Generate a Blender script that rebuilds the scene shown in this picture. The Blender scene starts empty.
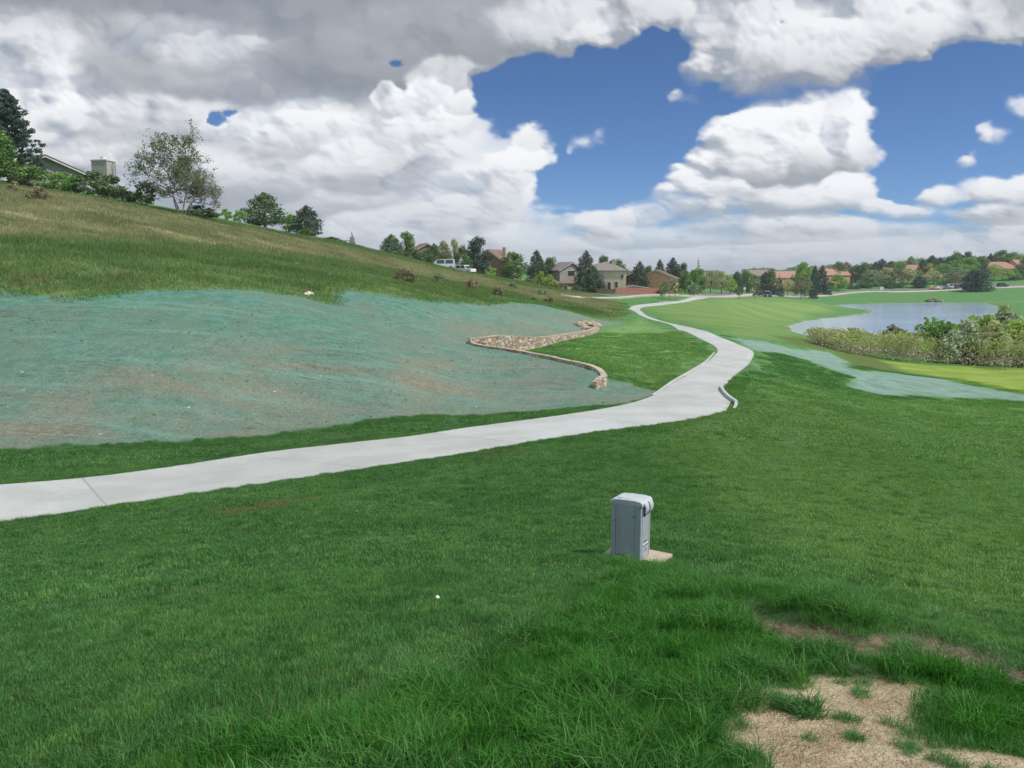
import bpy, bmesh, math, random, re
import numpy as np
from mathutils import Vector, Matrix
R = math.radians
S = bpy.context.scene
COL = S.collection

# ------------------------------------------------------------------ camera
PITCH = R(8.25); FPX = 773.0
cam = bpy.data.cameras.new('camera'); cam_o = bpy.data.objects.new('camera', cam); COL.objects.link(cam_o)
cam.sensor_width = 36.0; cam.lens = 36.0*FPX/1024.0
cam.clip_start = 0.1; cam.clip_end = 20000
cam_o.location = (0, 0, 0); cam_o.rotation_euler = (R(90)-PITCH, 0, 0)
S.camera = cam_o
# ------------------------------------------------------------------ sky + sun
SUN_EL, SUN_AZ = 53.0, 112.0           # azimuth measured from +Y towards +X
world = bpy.data.worlds.new('World'); S.world = world; world.use_nodes = True
wn = world.node_tree.nodes; wl = world.node_tree.links; wn.clear()
wo = wn.new('ShaderNodeOutputWorld'); wb = wn.new('ShaderNodeBackground'); ws = wn.new('ShaderNodeTexSky')
ws.sky_type = 'NISHITA'; ws.sun_disc = False
ws.sun_elevation = R(SUN_EL); ws.sun_rotation = R(SUN_AZ); ws.altitude = 3000; ws.dust_density = 0.0; ws.ozone_density = 10
wb.inputs['Strength'].default_value = 0.10
wt = wn.new('ShaderNodeTexCoord'); wsep = wn.new('ShaderNodeSeparateXYZ'); wl.new(wt.outputs['Generated'], wsep.inputs[0])
def wmath(op, p, q=None):
    n = wn.new('ShaderNodeMath'); n.operation = op
    for i, v in ((0, p), (1, q)):
        if v is None: continue
        if isinstance(v, (int, float)): n.inputs[i].default_value = v
        else: wl.new(v, n.inputs[i])
    return n.outputs[0]
def wramp(f, lo, hi):
    n = wn.new('ShaderNodeMapRange'); n.interpolation_type = 'SMOOTHSTEP'; wl.new(f, n.inputs[0]); n.inputs[1].default_value = lo; n.inputs[2].default_value = hi; return n.outputs[0]
zc = wmath('MAXIMUM', wsep.outputs[2], .12); wcx = wmath('DIVIDE', wsep.outputs[0], zc); wcy = wmath('DIVIDE', wsep.outputs[1], zc)
wcmb = wn.new('ShaderNodeCombineXYZ'); wl.new(wcx, wcmb.inputs[0]); wl.new(wcy, wcmb.inputs[1])
wnz = wn.new('ShaderNodeTexNoise'); wl.new(wcmb.outputs[0], wnz.inputs[0]); wnz.inputs['Scale'].default_value = 1.1; wnz.inputs['Detail'].default_value = 7; wnz.inputs['Roughness'].default_value = .55
wfar = wmath('MAXIMUM', wramp(wsep.outputs[2], .60, .75), wramp(wmath('MULTIPLY', wsep.outputs[1], -1.0), -.50, -.30))     # overhead, or behind the view
wcov = wmath('MULTIPLY', wmath('MULTIPLY', wramp(wnz.outputs['Fac'], .40, .56), wfar), wramp(wsep.outputs[2], -.02, .05))
wcol = wn.new('ShaderNodeMix'); wcol.data_type = 'RGBA'; wl.new(wramp(wnz.outputs['Fac'], .5, .75), wcol.inputs[0]); wcol.inputs[6].default_value = (8.0, 8.2, 8.6, 1); wcol.inputs[7].default_value = (3.4, 3.6, 4.0, 1)
wmx = wn.new('ShaderNodeMix'); wmx.data_type = 'RGBA'; wl.new(wcov, wmx.inputs[0]); wl.new(ws.outputs[0], wmx.inputs[6]); wl.new(wcol.outputs[2], wmx.inputs[7])
wl.new(wmx.outputs[2], wb.inputs[0]); wl.new(wb.outputs[0], wo.inputs[0])
sun = bpy.data.lights.new('sun', 'SUN'); sun.energy = 3.5; sun.angle = R(2.5); sun.color = (1, 0.95, 0.87)
sun_o = bpy.data.objects.new('sun', sun); COL.objects.link(sun_o)
sd = Vector((math.sin(R(SUN_AZ))*math.cos(R(SUN_EL)), math.cos(R(SUN_AZ))*math.cos(R(SUN_EL)), math.sin(R(SUN_EL))))
sun_o.rotation_euler = sd.to_track_quat('Z', 'Y').to_euler(); sun_o.location = sd*60
S.view_settings.view_transform = 'Standard'; S.view_settings.look = 'None'
S.view_settings.exposure = 0.0; S.view_settings.gamma = 1.0
S.render.engine = 'CYCLES'
S.cycles.max_bounces = 5; S.cycles.diffuse_bounces = 2; S.cycles.glossy_bounces = 2
S.cycles.transmission_bounces = 2; S.cycles.transparent_max_bounces = 8; S.cycles.use_denoising = True
S.cycles.caustics_reflective = False; S.cycles.caustics_refractive = False

# ------------------------------------------------------------------ helpers
rng = np.random.default_rng(7); random.seed(7)
cp, sp_ = math.cos(PITCH), math.sin(PITCH)
def ray(u, v):
    a = (u-512.0)/FPX; b = (384.0-v)/FPX
    return a, cp+b*sp_, -sp_+b*cp
def at(u, v, Y):
    x, y, z = ray(u, v); return (x*Y/y, Y, z*Y/y)

class VNoise:                               # periodic value noise on a random lattice
    def __init__(s, seed, n=64):
        s.n = n; s.t2 = np.random.default_rng(seed).random((n, n)).astype(np.float32)
    def __call__(s, x, y):
        xi = np.floor(x).astype(np.int64); yi = np.floor(y).astype(np.int64)
        fx = x-xi; fy = y-yi; fx = fx*fx*(3-2*fx); fy = fy*fy*(3-2*fy)
        n = s.n; a = xi % n; b = yi % n; a1 = (xi+1) % n; b1 = (yi+1) % n
        t = s.t2
        return (t[a, b]*(1-fx)+t[a1, b]*fx)*(1-fy)+(t[a, b1]*(1-fx)+t[a1, b1]*fx)*fy
VN = VNoise(3)
def fbm(x, y, octv=4, gain=0.5):
    x = np.asarray(x, float); y = np.asarray(y, float)
    r = 0; a = 1; tot = 0
    for i in range(octv):
        r = r + a*VN(x*2.03**i+i*17.3, y*2.03**i+i*9.1); tot += a; a *= gain
    return r/tot*2-1
def sstep(x, a, b):
    t = np.clip((x-a)/(b-a), 0, 1); return t*t*(3-2*t)
def sdf(poly, x, y):                         # signed distance, positive inside
    P = np.asarray(poly, float); shp = x.shape; x = x.ravel(); y = y.ravel()
    d = np.full(x.shape, 1e18); ins = np.zeros(x.shape, bool)
    for i in range(len(P)):
        ax, ay = P[i]; bx, by = P[(i+1) % len(P)]
        ex, ey = bx-ax, by-ay; L = ex*ex+ey*ey+1e-12
        t = np.clip(((x-ax)*ex+(y-ay)*ey)/L, 0, 1)
        d = np.minimum(d, (x-ax-t*ex)**2+(y-ay-t*ey)**2)
        if ay != by:
            c = ((ay > y) != (by > y)) & (x < (bx-ax)*(y-ay)/(by-ay)+ax); ins ^= c
    return (np.sqrt(d)*np.where(ins, 1, -1)).reshape(shp)

# ------------------------------------------------------------------ terrain height
CP = []
def W(x, y, z): CP.append((x, y, z))
def P(u, v, Y): CP.append(at(u, v, Y))
for x, y, z in [(0,0,-1.6),(1.5,0,-1.62),(-1.5,0,-1.62),(4,1,-1.8),(-4,1,-2.0),(0,1.7,-1.95),(10,2,-2.6),(-10,2,-3.2),(0,-3,-1.2),(25,2,-4.5),(-25,5,-4.6),(60,5,-9),(-60,10,3.0)]: W(x, y, z)
for a in [
 (512,768,3.6),(250,768,3.8),(0,768,4.1),(-250,740,5),(800,768,3.45),(1024,768,3.4),(1250,740,4.4),
 (512,650,5.7),(0,640,7.0),(250,650,6.0),(800,660,5.2),(1024,660,5.7),
 (630,558,10.3),(400,560,10.0),(0,590,9.6),(850,560,10.8),(1024,570,11.0),
 (0,525,15.7),(0,486,18.9),(-200,500,16.3),(200,478,21.5),(200,500,17.0),(300,463,23.2),(400,450,25.2),(512,430,28.3),(620,412,32.5),(700,392,38.2),(512,500,16.2),(700,470,20.5),
 (738,372,46),(733,348,60),(690,331,77),(642,311,115),(690,299,160),
 (1024,500,18),(1300,460,22),(1024,430,33),(900,450,25.0),(800,430,29),(760,400,37),(1024,402,48),(940,398,48),(870,392,48),(860,370,62),(800,352,75),
 (960,382,64),(900,366,80),(1024,372,76),(1250,372,76),(740,345,66),(770,340,80),(1250,420,40),
 (0,450,25.4),(-200,450,24.5),(200,438,28),(300,428,30),(450,413,33.5),(560,404,35.5),(-250,370,34),
 (0,370,33.5),(200,355,36),(300,370,36),(400,365,39),(480,372,42),
 (0,293,45.5),(-250,290,45),(130,293,47),(230,292,50),(330,300,57),(400,298,63),(480,304,76),(560,310,90),(600,322,92),
 (0,240,62),(200,258,68),(350,275,80),(450,285,105),(540,298,130),(600,306,125),
 (0,186,95),(-300,155,95),(80,196,98),(180,213,108),(250,226,122),(300,236,133),(400,258,150),(460,272,162),(500,279,178),(540,286,186),(590,293,196),(620,302,150),(630,310,122),(640,306,135),(640,294.5,200),
 (545,357.5,46.5),(500,350,50.5),(468,344,53.5),(595,371,41.5),(530,328,68),(590,322,83),(575,374,41.2),
 (600,352,58),(640,370,47.5),(560,352,55),(650,345,63),(600,336,74),(520,352,56),(655,330,84),(612,386,40.2),
 (750,320,118),(750,305,175),(700,312,135),(850,318,150),(750,294,265),(850,297,318),(850,291.5,350),(700,295.5,225),(1024,286,350),(1024,295,315),(930,291,350),(930,297,318),
 (1100,300,290),(1250,284,340)]: P(*a)
for u, v, Y in [(0,184,150),(150,208,160),(300,238,190),(-300,170,150),(400,262,200),(480,276,240),(560,284,290),(640,284,330),(750,281,430),(850,277,430),(930,272,430),(1024,268,450),(1250,262,430),(750,276,800),(512,276,800),(200,262,700),(-200,255,700),(1024,268,800),(1250,268,800)]: P(u, v, Y)
WL = -11.0
for u, v in [(800,338),(880,338),(950,338)]:
    r_ = ray(u, v); P(u, v, WL*r_[1]/r_[2])
for u, v in [(860,304),(1000,304),(790,325)]:
    r_ = ray(u, v); P(u, v, (WL+.15)*r_[1]/r_[2])
for a in range(-100, 101, 25):
    for rr, z in ((1500, -18), (4500, -50)): W(rr*math.sin(R(a)), rr*math.cos(R(a)), z)
for a in (-100, -80, 80, 100):
    for rr in (20, 60, 150, 400):
        W(rr*math.sin(R(a)), rr*math.cos(R(a)), (-3.5-0.03*rr) if a > 0 else min(11, -3.5+.12*rr))
CP = np.array(CP)
def wc(x, y):
    r = np.hypot(x, y); return np.arctan2(x, y)*1.5, np.log(r+2.0)
def tps(r2): return r2*np.log(r2+1e-12)*.5
ka, kb = wc(CP[:, 0], CP[:, 1]); n_ = len(CP)
K = tps((ka[:, None]-ka)**2+(kb[:, None]-kb)**2)+np.eye(n_)*2e-4
Q = np.c_[np.ones(n_), ka, kb]
A_ = np.block([[K, Q], [Q.T, np.zeros((3, 3))]])
SOL = np.linalg.solve(A_, np.r_[CP[:, 2], 0, 0, 0])
def h0(x, y):
    x = np.asarray(x, float); y = np.asarray(y, float); shp = x.shape
    x = x.ravel(); y = y.ravel(); out = np.empty(x.shape)
    for i in range(0, len(x), 40000):
        a, b = wc(x[i:i+40000], y[i:i+40000])
        r2 = (a[:, None]-ka)**2+(b[:, None]-kb)**2
        out[i:i+40000] = tps(r2)@SOL[:n_]+SOL[n_]+SOL[n_+1]*a+SOL[n_+2]*b
    r = np.hypot(x, y); back = sstep(np.abs(np.arctan2(x, y)), R(95), R(125))
    out = out*(1-back)+(-1.5-0.02*np.minimum(r, 1000))*back
    return out.reshape(shp)
def g2w(px, f=None):                         # chart points of the survey -> ground points, by marching along the sight line
    px = np.asarray(px, float)
    rx, ry, rz = ray(px[:, 0], px[:, 1]); L = np.hypot(rx, ry)
    ts = np.exp(np.linspace(math.log(1.5), math.log(2500), 500))
    X = rx[:, None]/L[:, None]*ts; Y = ry[:, None]/L[:, None]*ts; Z = rz[:, None]/L[:, None]*ts
    D = Z-(f or h0)(X, Y)
    res = []
    for i in range(len(px)):
        k = np.argmax(D[i] < 0)
        if D[i, k] >= 0 or k == 0: k = len(ts)-1
        t = D[i, k-1]/(D[i, k-1]-D[i, k]+1e-12); tt = ts[k-1]+(ts[k]-ts[k-1])*np.clip(t, 0, 1)
        res.append((rx[i]/L[i]*tt, ry[i]/L[i]*tt))
    return np.array(res)
def wl2w(pts):                               # points on the pond's level
    o = []
    for u, v in pts:
        r_ = ray(u, v); t = WL/r_[2]; o.append((r_[0]*t, r_[1]*t))
    return np.array(o)

PATH = [((-260,508),(-260,560)),((-80,494),(-80,534)),((0,485),(0,521.5)),((156,469),(140,501.5)),((273,451.5),(262,484)),((400,437.5),(400,463)),((465,428),(500,447)),((534,419),(590,433)),((596,410),(659,424)),
 ((631,403),(700,417)),((652,396),(724,411)),((662,390.6),(739,405.5)),((677.5,380.6),(729,397)),((695,370),(724,388)),((702.5,365),(731,379)),((713,357),(743,369)),((717,349),(751.5,360)),
 ((706,341.6),(752.5,351)),((692,334.5),(736,343.5)),((681,330.5),(713,334)),((671,325),(692,327.8)),((646,318),(661,320.8)),((636,312.5),(645,314.3)),((629,308.2),(640,310)),((640,304.6),(644,307.2)),((659,302.3),(665,304.7)),((688,298.2),(691,301)),((705,295.5),(708,298))]
def catmull(P, n):
    P = np.asarray(P, float); P = np.vstack([2*P[0]-P[1], P, 2*P[-1]-P[-2]]); o = []
    for i in range(1, len(P)-2):
        for k in range(n):
            t = k/n; a, b, c, d = P[i-1:i+3]
            o.append(.5*((2*b)+(-a+c)*t+(2*a-5*b+4*c-d)*t*t+(-a+3*b-3*c+d)*t**3))
    o.append(P[-2]); return np.array(o)
pathL = catmull(g2w([p[0] for p in PATH]), 8); pathR = catmull(g2w([p[1] for p in PATH]), 8)
_R = pathR.copy(); _k = 0; _o = []
for _p in pathL:
    _w = np.linalg.norm(_R[_k:_k+26]-_p, axis=1); _k = _k+int(np.argmin(_w)); _o.append(_R[_k])
_o = np.array(_o); _q = np.arange(len(_o), dtype=float); _u = np.r_[True, np.linalg.norm(np.diff(_o, axis=0), axis=1) > 1e-6]
path_poly0 = np.vstack([pathL, pathR[::-1]])
pathR = np.stack([np.interp(_q, _q[_u], _o[_u, i]) for i in (0, 1)], -1)
path_poly = np.vstack([pathL, pathR[::-1]])
HY1 = g2w([(-150,288),(0,292),(20,294),(60,296),(75,299),(90,297),(130,293),(140,291),(200,290),(270,293),(310,297),(326,304),(334,302),(337,291),(345,290),(400,298),(470,303),(520,303),(570,312),(604,321),(628,322),(598,329),
  (560,335),(520,340),(470,345),(500,350),(545,358),(590,369),(602,376),(606,378),(630,383),(660,391),(652,397),(615,404),(560,409),(450,414),(300,430),(150,441),(40,448),(0,450),(-150,458)])
HY2 = g2w([(734,338),(765,341),(795,350),(829,352),(843,359),(851,369),(895,373),(945,380),(984,388),(1024,394.5),(1150,406),(1150,412),(1024,401.5),(990,399),(934,397.5),(879,394),(854,387),(847,373),(820,365),(787,355),(754,350),(736,344)])
MEA = g2w([(885,361),(960,366),(1150,372),(1150,404),(1024,393),(984,386),(945,378),(917,373),(895,368)])
OLV = g2w([(770,335),(800,346),(835,352),(850,366),(895,371),(917,373),(895,362),(860,352),(830,345),(800,338)])
POND = np.vstack([wl2w([(789,326),(793,332),(806,337),(830,340),(880,342),(940,343),(1002,340),(1003,325),(997,306),(985,303),(960,302.5),(900,303.2),(868,304),(845,305),(828,306.5),(838,308),(862,309),(871,311),(868,313.5),(850,316),(830,318),(805,321)])])
DIRT = g2w([(738,790),(742,768),(746,733),(758,700),(800,684),(838,678),(856,664),(890,677),(926,698),(912,714),(932,735),(1024,756),(1150,785),(900,900)])
DIRT2 = g2w([(718,600),(752,606),(809,619),(859,629),(902,630),(966,645),(994,654),(1040,668),(1040,694),(990,679),(960,667),(902,658),(855,660),(805,648),(755,630),(720,610)])
DRY = g2w([(-300,150),(0,187),(80,198),(180,217),(300,240),(400,261),(460,274),(540,289),(600,297),(614,300),(622,305),(610,313),(560,303),(500,290),(440,282),(380,268),(300,256),(200,246),(100,240),(0,236),(-300,235)])
WILD = g2w([(-300,150),(0,184),(80,195),(180,213),(300,236),(400,257),(460,271),(540,286),(590,294),(612,298),(622,304),(624,310),(616,319),(604,320),(570,311),(520,302),(470,302),(400,297),(345,289),(336,290),(333,302),(326,303),(310,296),(270,292),(200,289),(140,290),(130,292),(90,296),(75,298),(60,295),(20,293),(0,291),(-300,286)])
FAIR = g2w([(648,306),(700,300),(760,297),(1150,293),(1150,306),(1010,302),(870,303),(825,306),(788,326),(793,333),(790,337),(760,337),(735,336),(716,328),(692,326),(665,318),(645,310)])
STRIPES = [g2w(p) for p in ([(752,362),(790,385),(850,402),(930,430),(1000,470),(1060,510)],[(860,395),(900,425),(930,460),(985,520)],[(940,408),(1024,411),(1080,413)],[(770,410),(800,420),(775,470),(750,500)])]
MOW = g2w([(640,440),(760,375),(880,398),(1150,405),(1150,640),(960,610),(760,560),(690,500)]); MOW2 = g2w([(545,352),(600,333),(640,318),(680,331),(712,352),(660,390),(610,378)])
def mown_mask(x, y): return np.maximum(sstep(sdf(MOW, x, y)+.8*fbm(np.asarray(x)*.5, np.asarray(y)*.5, 3), -1.2, 2), sstep(sdf(MOW2, x, y), -1, 1))
RUST = g2w([(205,513),(250,505),(330,492),(332,497),(256,511),(215,517)]); RUST2 = g2w([(470,458),(500,452),(520,452),(500,457)])
def stripe_mask(x, y):
    o = np.zeros(np.shape(x))
    for L in STRIPES:
        L2 = catmull(L, 6); d = np.full(np.shape(x), 1e9)
        for p, q in zip(L2[:-1], L2[1:]):
            e = q-p; t = np.clip(((x-p[0])*e[0]+(y-p[1])*e[1])/(e@e+1e-9), 0, 1); d = np.minimum(d, np.hypot(x-p[0]-t*e[0], y-p[1]-t*e[1]))
        o = np.maximum(o, .75*np.exp(-(d/.40)**2))
    return o*(np.hypot(x, y) < 60)*np.clip(.6+fbm(np.asarray(x)*.8, np.asarray(y)*.8, 3), 0, 1)
def rust_mask(x, y): return .55*np.maximum(sstep(sdf(RUST, x, y), -.15, .1), sstep(sdf(RUST2, x, y), -.2, .1))*np.clip(.5+1.3*fbm(np.asarray(x)*3, np.asarray(y)*3, 3), 0, 1)
ROAD_C = [((560,297),(560,294.6)),((640,297.2),(640,295)),((700,297.5),(700,294.4)),((760,296),(760,293.3)),((850,293.8),(850,291.2)),((900,292.8),(900,289.8)),((960,290.2),(960,287)),((1024,287.6),(1024,284.5)),((1150,283),(1150,280))]
def pond_blend(x, y, z):
    s = sdf(POND, x, y)
    inside = WL-0.05-np.clip(s, 0, 12)*0.12
    w = sstep(s, -16, 0); lip = WL+0.04+np.clip(-s, 0, 16)*0.055
    return np.where(s > 0, inside, z*(1-w)+np.minimum(lip, np.maximum(z, WL+.05))*w)
def hsm(x, y):                               # ground height
    x = np.asarray(x, float); y = np.asarray(y, float)
    z = h0(x, y); r = np.hypot(x, y)
    und = (0.035+.03*(r < 14))*fbm(x*.9, y*.9, 3)*sstep(r, 1, 3)*(1-sstep(r, 30, 60))
    s = sdf(path_poly, x, y)
    und = und*sstep(-s, 0, 1.5)
    d = sdf(DIRT2, x, y); und = und-0.10*sstep(d, -.12, .12)*(r < 30)+0.05*np.exp(-((d+.35)/.3)**2)*(r < 30)
    wd = sdf(WILD, x, y)
    und = und+sstep(wd, -1, 4)*(0.28*fbm(x*.16, y*.22, 4)+.10*fbm(x*.7, y*.7, 2))
    hd = sdf(HY1, x, y); und = und+sstep(hd, 0, 3)*(0.10*fbm(x*.25+9, y*.12, 3)+.04*fbm(x*1.3, y*1.3, 2))
    zz = pond_blend(x, y, z)+und*(sdf(POND, x, y) < -3)
    return zz

# ------------------------------------------------------------------ mesh + object helpers
def mesh_np(name, V, F, mats=(), smooth=False, attrs=None):
    me = bpy.data.meshes.new(name); V = np.asarray(V, np.float32)
    if isinstance(F, np.ndarray):
        n, k = F.shape; me.vertices.add(len(V)); me.vertices.foreach_set('co', V.ravel())
        me.loops.add(n*k); me.loops.foreach_set('vertex_index', F.astype(np.int32).ravel())
        me.polygons.add(n); me.polygons.foreach_set('loop_start', np.arange(0, n*k, k, dtype=np.int32))
        me.update(calc_edges=True)
    else:
        me.from_pydata(V.tolist(), [], F); me.update()
    me.polygons.foreach_set('use_smooth', np.full(len(me.polygons), smooth))
    for k_, a in (attrs or {}).items():
        a = np.asarray(a, np.float32)
        at_ = me.attributes.new(k_, 'FLOAT' if a.ndim == 1 else 'FLOAT_VECTOR', 'POINT')
        at_.data.foreach_set('value' if a.ndim == 1 else 'vector', a.ravel())
    for m in mats: me.materials.append(m)
    return me
def link(name, me, parent=None, **kw):
    o = bpy.data.objects.new(name, me); COL.objects.link(o)
    if parent: o.parent = parent
    for k, v in kw.items():
        if v is not None: o[k] = v
    return o
def empty(name, loc, rz=0, label=None, category=None, group=None, scale=None):
    o = bpy.data.objects.new(name, None); COL.objects.link(o); o.location = loc; o.rotation_euler = (0, 0, rz)
    o.empty_display_size = .3
    if scale: o.scale = scale
    if label: o['label'] = label
    if category: o['category'] = category
    if group: o['group'] = group
    return o

# ------------------------------------------------------------------ materials
def mat(name):
    m = bpy.data.materials.new(name); m.use_nodes = True
    nt = m.node_tree; b = nt.nodes['Principled BSDF']; return m, nt, b
class N:                                      # tiny node-graph helper
    def __init__(s, nt): s.nt = nt; s.n = nt.nodes; s.l = nt.links
    def _in(s, node, i, v):
        if v is None: return
        if isinstance(v, bpy.types.NodeSocket): s.l.new(v, node.inputs[i])
        else:
            if isinstance(v, tuple) and len(v) == 3 and node.inputs[i].type == 'RGBA': v = (*v, 1)
            node.inputs[i].default_value = v
    def noise(s, vec, scale, detail=4, rough=.55, dist=0):
        n = s.n.new('ShaderNodeTexNoise'); s._in(n, 'Vector', vec); n.inputs['Scale'].default_value = scale
        n.inputs['Detail'].default_value = detail; n.inputs['Roughness'].default_value = rough; n.inputs['Distortion'].default_value = dist
        return n.outputs['Fac']
    def math(s, op, a, b=None, clamp=False):
        n = s.n.new('ShaderNodeMath'); n.operation = op; n.use_clamp = clamp; s._in(n, 0, a); s._in(n, 1, b); return n.outputs[0]
    def ramp(s, f, a, b, lo=0., hi=1.):
        n = s.n.new('ShaderNodeMapRange'); n.interpolation_type = 'SMOOTHSTEP'; s._in(n, 0, f)
        for i, v in enumerate((a, b, lo, hi)): n.inputs[i+1].default_value = v
        return n.outputs[0]
    def mix(s, f, a, b, mode='MIX'):
        n = s.n.new('ShaderNodeMix'); n.data_type = 'RGBA'; n.blend_type = mode; s._in(n, 0, f); s._in(n, 6, a); s._in(n, 7, b); return n.outputs[2]
    def attr(s, name, kind='GEOMETRY'):
        n = s.n.new('ShaderNodeAttribute'); n.attribute_name = name; n.attribute_type = kind; return n.outputs['Fac']
    def pos(s, sx=1, sy=1, sz=1):
        g = s.n.new('ShaderNodeNewGeometry')
        if (sx, sy, sz) == (1, 1, 1): return g.outputs['Position']
        m = s.n.new('ShaderNodeVectorMath'); m.operation = 'MULTIPLY'; s.l.new(g.outputs['Position'], m.inputs[0]); m.inputs[1].default_value = (sx, sy, sz); return m.outputs[0]
    def obj(s):
        return s.n.new('ShaderNodeTexCoord').outputs['Object']
    def bump(s, h, strength, dist, normal=None):
        n = s.n.new('ShaderNodeBump'); n.inputs['Strength'].default_value = strength; n.inputs['Distance'].default_value = dist
        s._in(n, 'Height', h); s._in(n, 'Normal', normal); return n.outputs[0]
def simple(name, col, rough=.7, var=.12, scale=3., bump=0., spec=.3, metal=0.):
    m, nt, b = mat(name); g = N(nt); o = g.obj()
    f = g.ramp(g.noise(o, scale, 5), .3, .7)
    c = g.mix(f, tuple(x*(1-var) for x in col), tuple(min(1, x*(1+var)) for x in col)); g.l.new(c, b.inputs['Base Color'])
    b.inputs['Roughness'].default_value = rough; b.inputs['Specular IOR Level'].default_value = spec; b.inputs['Metallic'].default_value = metal
    if bump: g.l.new(g.bump(g.noise(o, scale*6, 4), bump, .02), b.inputs['Normal'])
    return m

LAWN_A, LAWN_B, LAWN_Y = (.090,.235,.078), (.135,.300,.105), (.22,.36,.11)
FAIR_A, FAIR_B = (.165,.275,.085), (.215,.33,.110)
def lawn_colour(g, attr_kind, blades=False):
    """colour of the turf from its place on the ground, shared by the ground sheet and the blades on it"""
    p = g.pos(1, 1, 0)
    n1 = g.noise(p, .35, 4, .6, .4); n2 = g.noise(p, 2.2, 4, .6)
    c = g.mix(g.ramp(n1, .40, .62), LAWN_A, LAWN_B)
    c = g.mix(g.math('MULTIPLY', g.attr('m_mown', attr_kind), .85), c, (.235,.395,.140))
    c = g.mix(g.math('MULTIPLY', g.ramp(n2, .48, .70), .55), c, LAWN_Y)
    n3 = g.noise(p, .9, 5, .7, .8); c = g.mix(g.ramp(n3, .50, .30, 0, .55), c, (.062,.165,.050))
    n4 = g.noise(p, 3.2, 4, .65, .5); c = g.mix(g.ramp(n4, .52, .36, 0, .55), c, (.040,.125,.028))
    n5 = g.noise(p, 1.7, 4, .6, .5); c = g.mix(g.ramp(n5, .56, .72, 0, .5), c, (.22,.36,.15))
    # mowing bands, rolling off across the lawn
    bands = g.noise(g.pos(.55, .10, 0), 1.0, 3, .5, .3)
    c = g.mix(g.ramp(bands, .46, .62, 0, .28), c, (.105,.255,.060))
    c = g.mix(g.math('MULTIPLY', g.attr('m_long', attr_kind), .85), c, (.052,.205,.024))
    c = g.mix(g.attr('m_stripe', attr_kind), c, (.20,.38,.16))
    c = g.mix(g.attr('m_rust', attr_kind), c, (.30,.20,.10))
    fr = g.attr('m_fair', attr_kind)
    f2 = g.mix(g.ramp(g.noise(g.pos(.035, .10, 0), 1.0, 4, .6), .4, .62), FAIR_A, FAIR_B)
    f2 = g.mix(g.ramp(g.noise(g.pos(.02, .05, 0), 1.7, 3, .6), .5, .75, 0, .6), f2, (.105,.235,.055))
    c = g.mix(fr, c, f2)
    ol = g.attr('m_olive', attr_kind)
    c = g.mix(ol, c, (.125,.185,.055))
    me = g.attr('m_mead', attr_kind)
    c = g.mix(me, c, g.mix(g.ramp(g.noise(p, .25, 3), .4, .6), (.23,.34,.062), (.31,.42,.09)))
    wi = g.attr('m_wild', attr_kind); dr = g.attr('m_dry', attr_kind)
    w = g.mix(g.ramp(g.noise(p, .12, 5, .65), .38, .62), (.135,.23,.088), (.195,.285,.118))
    w = g.mix(g.ramp(g.noise(g.pos(.25, .55, 0), 1.0, 5, .7), .50, .68, 0, .8), w, (.30,.29,.15))
    d = g.mix(g.ramp(g.noise(g.pos(.16, .45, 0), 1.0, 5, .7), .38, .64), (.25,.27,.16), (.45,.41,.29))
    c = g.mix(wi, c, g.mix(dr, w, d))
    return c

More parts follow.
